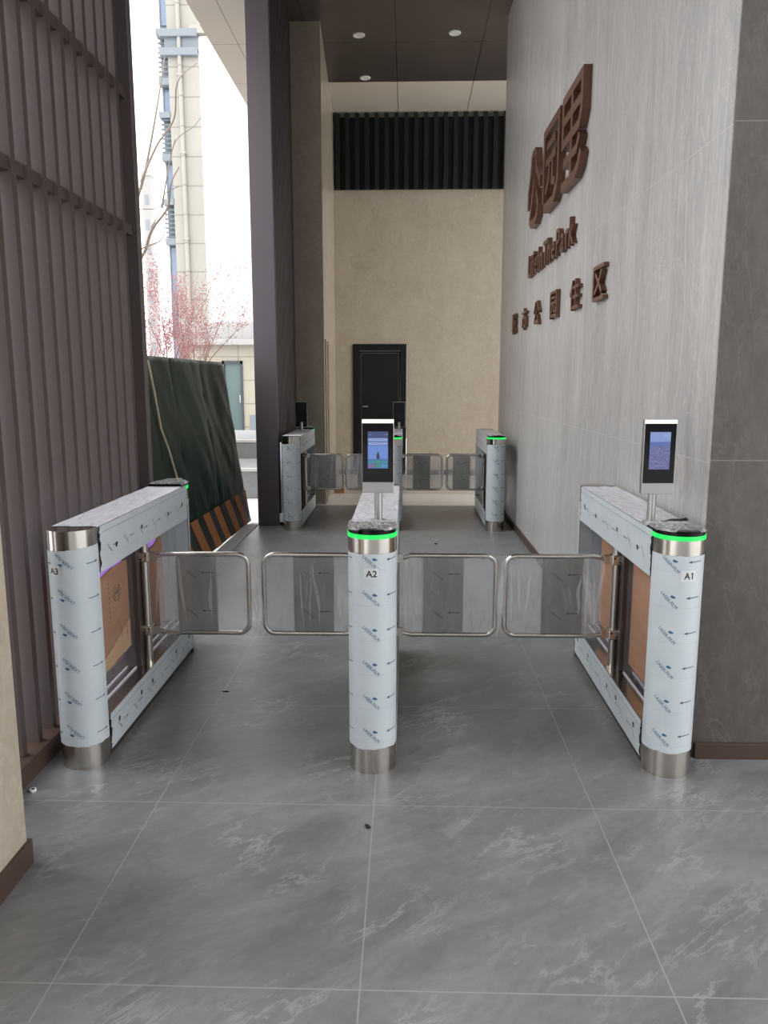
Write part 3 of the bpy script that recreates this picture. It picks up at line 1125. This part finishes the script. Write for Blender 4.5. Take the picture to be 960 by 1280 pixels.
cardboard('cardboard_sheet', X3, 3.01, 3.535, lambda t: 0.27 + 0.03 * t, lambda t: 0.672 + 0.055 * min(1, t * 1.6) - 0.008 * t,
          'brown printed cardboard sheet inside A3 between its post and the gate pole', 1, ink=True, fold=True)
cardboard('cardboard_sheet', X3, 3.715, 4.06, 0.27, lambda t: 0.64 + 0.10 * t,
          'plain brown cardboard sheet inside A3 seen through the gate wing', 1)
cardboard('cardboard_sheet', X1, 3.02, 3.53, 0.235, 0.75, 'tall plain cardboard sheet inside A1 right behind its post', -1)
cardboard('cardboard_sheet', X1, 3.715, 4.12, lambda t: 0.215 + 0.05 * t, 0.775, 'torn cardboard sheet inside A1 farther back behind the gate pole', -1)
cardboard('cardboard_sheet', F3, FY + 0.13, FY + 0.65, 0.25, 0.74, 'cardboard sheet inside the far turnstile against the dark column', 1)

# ------------------------------------------------------------------ clear stretch wrap on each gate pair
def wrap(x0, x1, y, label, seed):
    mb = MB()
    nx, nz_ = 60, 26
    for sgn in (-1, 1):
        vs = []
        for j in range(nz_ + 1):
            for i in range(nx + 1):
                t = i / nx
                x = x0 + (x1 - x0) * t
                zt = 0.742 - 0.010 * math.exp(-((x - (x0 + x1) / 2) / 0.06) ** 2) + 0.003 * noise.noise(Vector((x * 14, seed, 0)))
                zb = 0.324 + 0.004 * noise.noise(Vector((x * 12, seed, 4)))
                z = zb + (zt - zb) * j / nz_
                mid = math.exp(-((x - (x0 + x1) / 2) / 0.05) ** 2)
                d = (0.0155 * (1 - 0.55 * mid)) + 0.0035 * noise.noise(Vector((x * 9, z * 9, seed + sgn)))
                if j in (0, nz_):
                    d = 0.0
                elif j in (1, nz_ - 1):
                    d *= 0.8
                vs.append((x, y + sgn * d, z))
        fs = [(j * (nx + 1) + i, j * (nx + 1) + i + 1, (j + 1) * (nx + 1) + i + 1, (j + 1) * (nx + 1) + i) for j in range(nz_) for i in range(nx)]
        mb.add(vs, fs, 0, True)
    fm = mb
    rnd = random.Random(int(seed * 13))
    spots = [(x0 + x1) / 2 + rnd.gauss(0, 0.018) for _ in range(7)] + [rnd.choice((x0 + 0.03, x1 - 0.04)) + rnd.gauss(0, 0.035) for _ in range(7)] + [rnd.uniform(x0, x1) for _ in range(5)]
    for xs in spots:
        za = rnd.uniform(0.33, 0.45)
        zb = rnd.uniform(0.6, 0.74)
        tl = rnd.gauss(0, 0.03)
        wd = rnd.uniform(0.003, 0.009)
        n = 12
        vs = []
        for k in range(n + 1):
            t = k / n
            xx = xs + tl * (t - 0.5) + 0.010 * noise.noise(Vector((t * 3, xs * 20, seed)))
            w_ = wd * sin(pi * min(1, max(0.06, t)) * 0.97) + 0.0006
            vs += [(xx - w_, y - 0.0175, za + (zb - za) * t), (xx + w_, y - 0.0215, za + (zb - za) * t)]
        fm.add(vs, [(2 * k, 2 * k + 1, 2 * k + 3, 2 * k + 2) for k in range(n)], 1, True)
    o = mb.build('plastic_wrap', [M_WRAP, M_FOLD])
    return tag(o, label, 'plastic wrap', 'clear wrap around the gate wings')


wrap(X3 + 0.15, X2 - 0.14, NY + LANE, 'clear crinkled plastic wrap joining the gate wings between A3 and A2', 1.0)
wrap(X2 + 0.14, X1 - 0.15, NY + LANE, 'clear crinkled plastic wrap joining the gate wings between A2 and A1', 9.0)
wrap(F3 + 0.15, F2 - 0.14, FY + LANE, 'clear crinkled plastic wrap on the far gate wings nearest the dark column', 17.0)
wrap(F2 + 0.14, F1 - 0.15, FY + LANE, 'clear crinkled plastic wrap on the far gate wings nearest the light stone wall', 25.0)


# torn black tape left on top of A1
tb_ = MB()
vs = []
for k in range(11):
    t = k / 10
    for e in (-1, 1):
        vs.append((0.11 * (t - 0.5), e * (0.012 + 0.004 * noise.noise(Vector((t * 5, e, 0)))), 0.004 + 0.012 * abs(noise.noise(Vector((t * 4, e * 0.6, 2)))) + 0.014 * t * (1 if e > 0 else 0.4)))
tb_.add(vs, [(2 * k, 2 * k + 1, 2 * k + 3, 2 * k + 2) for k in range(10)], 0, False)
to = tb_.build('tape_scrap', M_HOLE)
sm0 = to.modifiers.new('thick', 'SOLIDIFY')
sm0.thickness = 0.0012
to.location = (1.085, 3.135, 0.9785)
to.rotation_euler = (0, 0, 0.15)
tag(to, 'crumpled black tape scrap on top of A1 beside the terminal pole', 'tape')


# ------------------------------------------------------------------ face terminals
def terminal(x, y, label, kind, rz=0.0, h0=1.103, H=0.294, W_=0.127, tilt=0.0):
    """origin on the turnstile top under the pole"""
    t = thing('face_terminal', (x, y, 0.979), label, 'face terminal', 'face recognition terminals', rz)
    b0 = h0 - 0.979
    MB().tube([(0, 0.05, 0.0), (0, 0.05, b0 + 0.06)], 0.0165, 18).build('pole', M_ALU, t)
    MB().prism([(0.034 * cos(2 * pi * k / 20), 0.05 + 0.034 * sin(2 * pi * k / 20)) for k in range(20)], 0.0, 0.006).build('pole_flange', M_ALU, t)
    hw_ = W_ / 2
    ob = MB().box(-hw_, hw_, -0.006, 0.022, b0, b0 + H).build('housing', M_ALU, t, bevel=0.002)
    fo = MB().box(-hw_ + 0.0022, hw_ - 0.0022, -0.0085, -0.006, b0 + 0.044, b0 + H - 0.014).build('front_glass', M_GLOSS, t)
    if kind == 'back':
        MB().box(-hw_ + 0.003, hw_ - 0.003, 0.022, 0.026, b0 + 0.004, b0 + H - 0.004).build('back_plate', M_BLACK, t)
    MB().box(-hw_ + 0.001, hw_ - 0.001, -0.0095, 0.0, b0 + H - 0.015, b0 + H - 0.001).build('light_bar', M_LIGHTBAR, t)
    if kind in ('menu', 'city'):
        sx, s0, s1 = 0.0405, b0 + 0.099, b0 + 0.099 + 0.147
        Y = -0.0089

        def rect(mb, xa, xb, za, zb, mi, d=0.0):
            mb.add([(xa, Y - d, za), (xb, Y - d, za), (xb, Y - d, zb), (xa, Y - d, zb)], [(0, 1, 2, 3)], mi)
        mb = MB()
        hgt = s1 - s0
        if kind == 'menu':
            rect(mb, -sx, sx, s0, s1, 0)
            rect(mb, -sx, sx, s1 - 0.026, s1, 1, 0.0002)
            rect(mb, -sx + 0.003, sx - 0.003, s1 - 0.038, s1 - 0.027, 2, 0.0004)
            rect(mb, -sx + 0.003, sx - 0.003, s1 - 0.053, s1 - 0.043, 2, 0.0004)
            rect(mb, -sx + 0.001, sx - 0.001, s0 + 0.038, s1 - 0.056, 3, 0.0003)
            # small standing figure in the picture
            mb.add([(x_, Y - 0.0006, s0 + 0.038 + z_) for (x_, z_) in ((-0.005, 0), (0.006, 0), (0.006, 0.013), (0.0045, 0.021), (0.002, 0.024), (0.002, 0.029), (-0.002, 0.029), (-0.002, 0.024), (-0.004, 0.021), (-0.005, 0.013))],
                   [list(range(10))], 4)
            for r_ in range(2):
                for c_ in range(3):
                    xa = -sx + 0.004 + c_ * 0.0252
                    za = s0 + 0.004 + r_ * 0.0165
                    mi = [[7, 6, 8], [5, 6, 5]][r_][c_]
                    rect(mb, xa, xa + 0.0225, za, za + 0.0125, mi, 0.0005)
            for k_ in range(4):
                rect(mb, -sx + 0.004 + k_ * 0.003, -sx + 0.006 + k_ * 0.003, s1 - 0.0135, s1 - 0.0115, 2, 0.0006)
                rect(mb, sx - 0.012 + k_ * 0.003, sx - 0.010 + k_ * 0.003, s1 - 0.0135, s1 - 0.0115, 2, 0.0006)
            for k_ in range(7):
                for zz_ in (s1 - 0.0335, s1 - 0.049):
                    rect(mb, -0.027 + k_ * 0.0078, -0.023 + k_ * 0.0078, zz_, zz_ + 0.003, 0, 0.0006)
        else:
            rect(mb, -sx, sx, s0, s0 + hgt * 0.62, 9)
            rect(mb, -sx, sx, s0 + hgt * 0.62, s0 + hgt * 0.74, 0)
            rect(mb, -sx, sx, s0 + hgt * 0.74, s1, 10)
            rect(mb, sx - 0.027, sx - 0.016, s1 - 0.020, s1 - 0.007, 2, 0.0004)
            rect(mb, sx - 0.013, sx - 0.004, s1 - 0.020, s1 - 0.007, 11, 0.0004)
        mb.build('screen', [M_SCR_BG, M_SCR_TOP, M_SCR_BAR, M_SCR_SKY, M_SCR_FIG, M_SCR_TEAL, M_SCR_GREEN, M_SCR_RED, M_SCR_CYAN, M_SCR_CITY,
                            emit('screen_pale_sky', (0.26, 0.36, 0.72), 0.33), emit('screen_light_cyan', (0.25, 0.5, 0.7), 0.33)], fo)
    return t


terminal(X2 + 0.018, 3.10, 'slim black face terminal showing a blue menu on the A2 turnstile', 'menu')
terminal(0.996, 3.10, 'slim black face terminal showing a city picture on the A1 turnstile', 'city', rz=0.03)
terminal(-0.085, 9.10, 'black back of a far face terminal seen beside the lit A2 terminal', 'back', rz=pi, h0=1.01, H=0.29, W_=0.14)
terminal(-1.225, 9.10, 'black back of a far face terminal in front of the dark column side', 'back', rz=pi + 0.12, h0=1.01, H=0.29, W_=0.14)

# ================================================================== SIGNS ON THE STONE WALL
def wall_x(y):
    return 1.185 + (1.125 - 1.185) * (y - 3.075) / (9.65 - 3.075)


def on_wall(mb, y_left, z0):
    """local (x right as read, y up, z towards the hall) -> world on the right wall"""
    def fn(q):
        y = y_left - q.x
        return Vector((wall_x(y) - q.z, y, z0 + q.y))
    return mb.xform(fn)


DEP0, DEP1 = -0.003, 0.055
# -- three big characters, stylised rounded strokes
logo = thing('logo_sign', (wall_x(6.4), 6.4, 2.9), 'large three character bronze sign high on the light stone wall', 'sign')


def sub(mb, name):
    o = mb.build(name, M_SIGN, logo, bevel=0.0)
    o.location = -Vector(logo.location)
    return o


def stroke_char(strokes, y_left, z0, w, h, sw):
    mb = MB()
    for k, (pts, closed, wd) in enumerate(strokes):
        P = [(a * w, b * h) for (a, b) in pts]
        ribbon_solid(mb, P, sw * wd, DEP0, DEP1 - 0.0006 * k, closed)
    return on_wall(mb, y_left, z0)


CH, CW, SW = 0.62, 0.62, 0.062
gong = [([(0.30, 0.97), (0.22, 0.72), (0.05, 0.52), (0.05, 0.28)], False, 1.0),
        ([(0.55, 0.98), (0.66, 0.72), (0.95, 0.52), (0.95, 0.42)], False, 1.0),
        ([(0.30, 0.97), (0.55, 0.97)], False, 1.0),
        ([(0.50, 0.62), (0.36, 0.36), (0.22, 0.16), (0.22, 0.09), (0.30, 0.04), (0.62, 0.04), (0.78, 0.10), (0.84, 0.22), (0.70, 0.42)], False, 1.0)]
yuan = [([(0.03, 0.12), (0.03, 0.96), (0.97, 0.96), (0.97, 0.26), (0.90, 0.12), (0.76, 0.04), (0.10, 0.04)], False, 1.0),
        ([(0.24, 0.76), (0.76, 0.76)], False, 0.9), ([(0.18, 0.57), (0.80, 0.57)], False, 0.9),
        ([(0.40, 0.57), (0.36, 0.34), (0.18, 0.20)], False, 0.9),
        ([(0.60, 0.57), (0.60, 0.28), (0.80, 0.24)], False, 0.9)]
li = [([(0.04, 0.50), (0.04, 0.97), (0.97, 0.97), (0.97, 0.62), (0.86, 0.50)], True, 1.0),
      ([(0.04, 0.74), (0.97, 0.74)], False, 1.0),
      ([(0.50, 0.97), (0.50, 0.04)], False, 1.0),
      ([(0.10, 0.28), (0.78, 0.28), (0.90, 0.40)], False, 1.0),
      ([(0.02, 0.04), (0.72, 0.04), (0.88, 0.10), (0.98, 0.22)], False, 1.0)]
for strokes, yl in ((gong, 7.48), (yuan, 6.72), (li, 5.99)):
    sub(stroke_char(strokes, yl, 2.885, CW, CH, SW), 'character')

# -- slogan line
slog = thing('slogan_sign', (wall_x(6.5), 6.5, 2.48), 'bronze Latin letter line below the large characters', 'sign')
word = 'LifeInThePark'
tvw, tfw = text_mesh(word, 1.0, 0.10, 0.008)
# individual letters placed by their advance
adv = {'L': .56, 'i': .27, 'f': .36, 'e': .58, 'I': .29, 'n': .60, 'T': .58, 'h': .60, 'P': .60, 'a': .57, 'r': .42, 'k': .57}
tot = sum(adv[c] for c in word)
yl, span = 7.50, 1.93
pos = 0.0
for c in word:
    tv, tf = text_mesh(c, 1.0, 0.10, 0.008)
    x0_ = min(v[0] for v in tv)
    sc_x = span / tot
    sc_y = 0.205 / 0.74
    mb = MB()
    mb.add([((pos + v[0]) * sc_x, v[1] * sc_y, 0.0 if v[2] < 0 else 0.035) for v in tv], tf)
    on_wall(mb, yl, 2.475)
    o = mb.build('letter', M_SIGN, slog)
    o.location = -Vector(slog.location)
    pos += adv[c]

# -- caption line
cap = thing('caption_sign', (wall_x(6.6), 6.6, 2.02), 'lowest bronze sign, a spaced row of six small characters', 'sign')
yc0 = [8.47, 7.80, 7.12, 6.36, 5.63, 4.98]
for c, y in zip('城市公园住区', yc0):
    tv, tf = text_mesh(c, 1.0, 0.10, 0.012)
    tv = fit(tv, 0.26, 0.205)
    mb = MB()
    mb.add([(v[0], v[1], 0.0 if v[2] < 0 else 0.032) for v in tv], tf)
    on_wall(mb, y, 2.02)
    o = mb.build('character', M_SIGN, cap)
    o.location = -Vector(cap.location)

# ================================================================== OUTSIDE
# leaning hoarding sheeted in green tarpaulin
hb = thing('hoarding_board', (-1.74, 7.0, 0), 'leaning dark green tarpaulin hoarding with orange and black stripes at its foot', 'hoarding')


def hb_pt(y, z, d=0.0):
    # plane leaning outwards, its right hand edge also leaning
    return Vector((-0.005 - 0.125 * z - 0.022 * (8.5 - y) + d, y - 7.0, z))


mb = MB()
ny, nzz = 60, 40
Y0, H_ = 5.0, 1.735
vs = []
for j in range(nzz + 1):
    for i in range(ny + 1):
        z = 0.01 + (H_ - 0.01) * j / nzz
        y1 = 8.50 - 0.09 * z - 0.03 * max(0, noise.noise(Vector((z * 3, 0, 1))))
        y = Y0 + (y1 - Y0) * i / ny
        d = 0.030 * noise.noise(Vector((y * 1.6, z * 0.9, 3))) + 0.014 * noise.noise(Vector((y * 5 + z * 3, z * 2.2, 8)))
        fade = min(1, j / 8) * min(1, (nzz - j) / 3 + 0.2)
        q = hb_pt(y, z, d * fade)
        # sheet seams running up the board
        for sy in (6.55, 7.45):
            q.x -= 0.02 * math.exp(-((y - sy - 0.05 * z) / 0.02) ** 2)
        vs.append(q)
fs = [(j * (ny + 1) + i, j * (ny + 1) + i + 1, (j + 1) * (ny + 1) + i + 1, (j + 1) * (ny + 1) + i) for j in range(nzz) for i in range(ny)]
mb.add(vs, fs, 0, True)
tp = mb.build('tarpaulin', M_TARP, hb)
sm_ = tp.modifiers.new('thick', 'SOLIDIFY')
sm_.thickness = 0.006
sm_.offset = -1
# backing frame
bk = MB()
for yy in (5.1, 6.2, 7.3, 8.28):
    a, b = hb_pt(yy, 0.0, -0.07), hb_pt(yy, 1.68, -0.07)
    bk.tube([a, b], 0.022, 8)
for z in (0.3, 1.6):
    bk.tube([hb_pt(5.05, z, -0.07), hb_pt(8.3, z, -0.07)], 0.022, 8)
bk.build('frame', M_STEELD, hb)
sb = MB()
hS = 0.36
w = 0.19
y = 5.9
k = 0
while y < 8.75:
    a0, a1 = y, y + w
    top = hS
    pts = []
    for (yy, z) in ((a0, 0.005), (a1, 0.005), (a1 - 0.26, top), (a0 - 0.26, top)):
        ymax = 8.50 - 0.09 * z
        pts.append(hb_pt(min(yy, ymax), z, 0.018))
    if pts[1].y - pts[0].y > 0.01 or pts[2].y - pts[3].y > 0.01:
        sb.add(pts, [(0, 1, 2, 3)], k % 2)
    y += w
    k += 1
st = sb.build('hazard_stripe', [M_HAZO, M_HAZB], hb)
sm_ = st.modifiers.new('thick', 'SOLIDIFY')
sm_.thickness = 0.006
sm_.offset = -1
cordp = [hb_pt(y, z, 0.035 + 0.01 * sin(z * 9)) for (y, z) in ((6.0, 1.70), (6.02, 1.45), (6.07, 1.18), (6.13, 1.0), (6.20, 0.78), (6.24, 0.5))]
MB().tube(cordp, 0.009, 8).build('cord', M_ROPE, hb)

# retaining kerb steps outside
rs = MB().box(-6.0, -1.62, 10.3, 11.68, -0.02, 0.385).build('retaining_step', [M_CONC], bevel=0.012)
tag(rs, 'lower grey concrete step seen between hoarding and column', 'concrete step')
rs2 = MB().box(-6.5, -1.62, 11.7, 14.0, -0.02, 0.66).build('retaining_step', [M_CONC], bevel=0.012)
tag(rs2, 'upper grey concrete step behind the lower one', 'concrete step')
MB().box(-6.0, -1.62, 10.285, 10.36, 0.345, 0.386).build('coping', M_KERB, rs, bevel=0.004)
MB().box(-6.5, -1.62, 11.685, 11.77, 0.62, 0.661).build('coping', M_KERB, rs2, bevel=0.004)
struct(MB().box(-30, -1.62, 14.0, 60, -0.02, 0.05).build('ground_terrace', M_GROUND), 'pale paved terrace behind the concrete steps', 'ground')

struct(MB().box(-9, 12, -14, -13, 0, 9.5).build('wall_light_blocker', M_CONC), 'plain grey wall added unseen behind the viewer to block front daylight', 'wall')  # out of view, added to hold back daylight from the open front

# low building with parapet and teal door
lb = thing('low_building', (-4.5, 21.0, 0), 'low cream building with grey parapet and teal glass door', 'building')
bm_ = MB()
DXA, DXB, DH = -4.92, -4.37, 2.05
bm_.box(-5.95, DXA, 0, 3.0, 0, 2.56).box(DXB, 0.5, 0, 3.0, 0, 2.56).box(DXA, DXB, 0, 3.0, DH, 2.56)
bm_.v = [(v[0] + 4.5, v[1], v[2]) for v in bm_.v]
bm_.build('wall', M_LOW, lb)
MB().box(-1.55, 5.0, -0.25, 3.2, 2.46, 2.60).build('fascia', M_LOWP, lb, bevel=0.01)
MB().box(-1.45, 5.0, -0.05, 3.1, 2.60, 3.06).build('parapet', M_LOWP, lb)
df = MB()
a, b = DXA + 4.5, DXB + 4.5
df.box(a, a + 0.06, -0.03, 0.1, 0, DH).box(b - 0.06, b, -0.03, 0.1, 0, DH).box(a, b, -0.03, 0.1, DH - 0.08, DH)
df.build('door_frame', M_DFRAME, lb)
MB().box(a + 0.05, b - 0.05, 0.04, 0.09, 0.02, DH - 0.07).build('door', M_TEAL, lb)
MB().box(b - 0.10, b - 0.07, -0.03, 0.06, 0.95, 1.15).build('door_handle', M_ALU, lb)
MB().box(b + 0.16, b + 0.5, -0.02, 0.02, 0.2, 0.62).build('meter_box', M_TOWERG, lb)

# tall apartment building
tb = thing('apartment_building', (-8.5, 32.0, 0), 'tall cream panelled apartment building with grey band and blue windows', 'building')
MB().box(-0.68, 0.50, 0.0, 5.0, 0, 26.0).build('wall', M_TOWER, tb)
MB().box(0.50, 7.5, 0.05, 6.0, 0, 26.0).build('side_wall', M_TOWERW, tb)
MB().box(-0.78, 0.505, -0.06, 0.3, 13.8, 14.6).build('band', M_TOWERG, tb)
for za in (14.36, 13.70):
    MB().box(-0.95, 0.505, -0.22, 0.3, za, za + 0.27).build('band_moulding', M_TOWERG, tb, bevel=0.02)
MB().box(0.22, 0.95, -0.2, 0.4, 14.45, 14.75).build('ledge', M_TOWER, tb, bevel=0.02)
MB().tube([(-0.20, -0.12, 0), (-0.20, -0.12, 26)], 0.075, 10).build('drain_pipe', M_TOWER, tb)
for z in (4.0, 7.0, 10.2, 13.0):
    MB().box(-0.30, -0.10, -0.2, 0.0, z, z + 0.08).build('pipe_bracket', M_TOWER, tb)
# recessed bay with windows and louvered boxes
MB().box(-1.10, -0.68, 0.5, 5.0, 0, 26.0).build('bay_wall', M_TOWERG, tb)
for (za, zb) in ((2.0, 4.3), (4.9, 6.8), (8.65, 9.95), (11.8, 12.7), (15.0, 18.6)):
    w_ = MB().box(-1.02, -0.72, 0.44, 0.5, za, zb).build('window', M_WINB, tb)
    MB().box(-1.06, -1.02, 0.40, 0.52, za, zb).box(-0.74, -0.70, 0.40, 0.52, za, zb).build('window_frame', M_TOWERG, w_)
for (za, zb) in ((10.15, 11.55), (7.0, 8.35), (12.9, 14.5)):
    s_ = MB().box(-1.10, -0.68, 0.05, 0.5, za - 0.15, za + 0.10).build('louver_box', M_TOWERG, tb)
    MB().box(-1.12, -0.66, 0.0, 0.5, zb, zb + 0.22).build('louver_box_cap', M_TOWERG, s_)
    lm = MB()
    z = za + 0.12
    while z < zb - 0.05:
        lm.add([(-1.08, 0.1, z), (-0.69, 0.1, z + 0.03), (-0.69, 0.35, z + 0.10), (-1.08, 0.35, z + 0.07)], [(0, 1, 2, 3)], 0)
        lm.box(-1.08, -0.69, 0.1, 0.14, z, z + 0.07, 0)
        z += 0.17
    lm.build('louver', M_LOUVB, s_)

# distant slim tower
ft = thing('distant_tower', (-21.75, 68.0, 0), 'hazy grey tower far behind the bare branches', 'building')
MB().box(-0.42, 0.36, 0, 0.8, 0, 18.3).build('wall', M_FARTOWER, ft)
MB().box(-0.5, 0.44, -0.1, 0.9, 18.3, 18.7).build('roof', M_FARTOWER, ft)
for z in range(2, 18, 2):
    MB().box(-0.2, 0.1, -0.03, 0.02, z, z + 0.8).build('window', M_TOWERG, ft)


# trees
def branch(mb, p, d, length, r, depth, tips, spread=0.5, mi=0):
    n = 5
    pts, rs_ = [p], [r]
    for i in range(n):
        d = (d + Vector((random.uniform(-1, 1), random.uniform(-1, 1), random.uniform(-0.3, 0.6))) * 0.13).normalized()
        d.z = max(d.z, 0.12)
        p = p + d * length / n
        pts.append(p)
        rs_.append(r * (1 - 0.45 * (i + 1) / n))
    mb.tube(pts, rs_, 6 if depth > 1 else 4, mi, True)
    tips += pts[2:]
    if depth == 0:
        return
    for _ in range(3 if depth > 1 else 4):
        k = random.randint(2, n)
        a = Vector((random.uniform(-1, 1), random.uniform(-1, 1), random.uniform(0.1, 0.9))).normalized()
        branch(mb, pts[k], (d + a * spread * 1.6).normalized(), length * random.uniform(0.5, 0.75), rs_[k] * 0.55, depth - 1, tips, spread, mi)


random.seed(11)
pt = thing('blossom_tree', (-3.25, 11.0, 0.386), 'small pink blossom tree rising behind the green hoarding', 'tree')
tm, tips = MB(), []
for k in range(6):
    a = 2 * pi * k / 6
    branch(tm, Vector((0.05 * cos(a), 0.05 * sin(a), 0)), Vector((0.28 * cos(a), 0.2 * sin(a), 1)).normalized(), 1.35, 0.022, 3, tips, 0.42)
tm.build('branch', M_TWIG, pt)
bmx = MB()
for p in tips:
    if p.z < 0.75:
        continue
    for _ in range(7):
        c = p + Vector((random.gauss(0, .06), random.gauss(0, .06), random.gauss(0, .07)))
        s = random.uniform(0.005, 0.012)
        rot = Matrix.Rotation(random.uniform(0, 6.28), 3, Vector((random.uniform(-1, 1), random.uniform(-1, 1), random.uniform(-1, 1))).normalized())
        vs = [c + rot @ Vector(v) * s for v in ((1, 0, 0), (-1, 0, 0), (0, 1, 0), (0, -1, 0), (0, 0, 1), (0, 0, -1))]
        bmx.add(vs, [(0, 2, 4), (2, 1, 4), (1, 3, 4), (3, 0, 4), (2, 0, 5), (1, 2, 5), (3, 1, 5), (0, 3, 5)], 0)
bl = bmx.build('blossom', M_PINK, pt)
bl['kind'] = 'stuff'

random.seed(5)
bt = thing('bare_tree', (-4.35, 12.0, 0.661), 'bare leafless tree whose branches reach past the slatted screen', 'tree')
o_ = Vector((-4.35, 12.0, 0.661))
MB().tube([Vector((0, 0, 0)), Vector((0.02, 0, 1.2)), Vector((0.1, 0, 2.4)), Vector((0.2, 0, 3.2))], [0.09, 0.08, 0.065, 0.05], 10).build('trunk', M_BARK, bt)
limbs = [
    ([(-4.17, 12, 3.75), (-3.95, 12, 4.35), (-3.82, 12, 4.85), (-3.65, 12, 5.6), (-3.55, 12, 6.2)], 0.028),
    ([(-3.92, 12, 4.42), (-3.7, 12, 4.95), (-3.45, 12, 5.35), (-3.25, 12, 5.7), (-3.02, 12, 6.02)], 0.020),
    ([(-4.25, 12, 3.0), (-4.0, 12, 3.45), (-3.82, 12, 3.75), (-3.6, 12, 4.1), (-3.42, 12, 4.35), (-3.34, 12, 4.62)], 0.028),
    ([(-3.62, 12, 4.08), (-3.52, 12, 4.35), (-3.46, 12, 4.8), (-3.4, 12, 5.02)], 0.014),
    ([(-3.62, 12, 4.06), (-3.5, 12, 4.2), (-3.32, 12, 4.32)], 0.014),
    ([(-3.50, 12, 4.60), (-3.35, 12, 4.95), (-3.15, 12, 5.25), (-2.98, 12, 5.42)], 0.009),
    ([(-4.1, 12, 3.95), (-3.9, 12, 4.0), (-3.72, 12, 4.1), (-3.6, 12, 4.32)], 0.009),
    ([(-3.8, 12, 3.78), (-3.66, 12, 4.05), (-3.60, 12, 4.35)], 0.010),
    ([(-4.15, 12, 3.15), (-3.9, 12, 3.42), (-3.7, 12, 3.65), (-3.52, 12, 3.98)], 0.016),
]
for pts, r in limbs:
    P = [Vector(p) + Vector((0, random.uniform(-0.25, 0.25) if i else 0, 0)) - o_ for i, p in enumerate(pts)]
    Q = []
    for i in range(len(P) - 1):
        p0_, p1_, p2_, p3_ = P[max(0, i - 1)], P[i], P[i + 1], P[min(len(P) - 1, i + 2)]
        for k in range(5):
            t = k / 5
            Q.append(0.5 * (2 * p1_ + (p2_ - p0_) * t + (2 * p0_ - 5 * p1_ + 4 * p2_ - p3_) * t * t + (3 * p1_ - p0_ - 3 * p2_ + p3_) * t ** 3))
    P = Q + [P[-1]]
    n_ = len(P)
    MB().tube(P, [r * (1 - 0.7 * i / (n_ - 1)) for i in range(n_)], 7).build('branch', M_BARK, bt)

# ================================================================== SMALL BITS
wb = MB().box(-0.07, 0.07, -0.05, 0.05, 0, 0.075).build('wood_block', M_WOOD, bevel=0.004)
wb.location = (-1.02, 9.72, 0.004)
wb.location = (-0.93, 10.75, 0.0)
tag(wb, 'small brown wooden block on the pale floor behind the far left gate wing', 'block')


def crumb(name, x, y, s, label, m=M_DIRT, sx=1.6):
    bm = bmesh.new()
    bmesh.ops.create_icosphere(bm, subdivisions=2, radius=1)
    for v in bm.verts:
        v.co *= 1 + 0.45 * noise.noise(v.co * 1.7 + Vector((x, y, 0)))
        v.co.x *= sx
        v.co.z = max(v.co.z * 0.45, -0.28)
    me = bpy.data.meshes.new(name)
    bm.to_mesh(me)
    bm.free()
    me.materials.append(m)
    o = bpy.data.objects.new(name, me)
    COL.objects.link(o)
    o.scale = (s, s, s)
    o.location = (x, y, 0.28 * s)
    o.rotation_euler = (0, 0, x * 7)
    return tag(o, label, 'debris', 'bits of debris on the floor')


crumb('dirt_crumb', -0.129, 2.514, 0.009, 'dark dirt crumb on the floor joint in front of A2')
crumb('dirt_crumb', 0.288, 7.322, 0.014, 'dark dirt speck on the floor before the far middle turnstile')
crumb('dirt_crumb', -0.905, 3.70, 0.007, 'thin dark scrap on the floor beneath the A3 gate wing', sx=2.6)
cp = MB()
k_ = 16
cp.prism([(0.012 * cos(2 * pi * i / k_), 0.012 * sin(2 * pi * i / k_)) for i in range(k_)], 0, 0.010)
cp.prism([(0.007 * cos(2 * pi * i / k_), 0.007 * sin(2 * pi * i / k_)) for i in range(k_)], 0.010, 0.0104, 1)
co = cp.build('floor_plug', [M_WHITE, M_HOLE])
co.location = (-1.42, 2.72, 0)
tag(co, 'tiny pale plug on the floor by the brown plinth of the screen', 'plug')
# conduit clipped on the column edge beside the far left turnstile
cn = MB().tube([(-1.325, 8.20, 0.12), (-1.325, 8.20, 0.90)], 0.009, 8).build('conduit', M_WHITE)
MB().box(-1.35, -1.305, 8.17, 8.234, 0.05, 0.14).build('junction_box', M_WHITE, cn, bevel=0.004)
tag(cn, 'thin pale conduit on the dark column beside the far left turnstile', 'conduit')
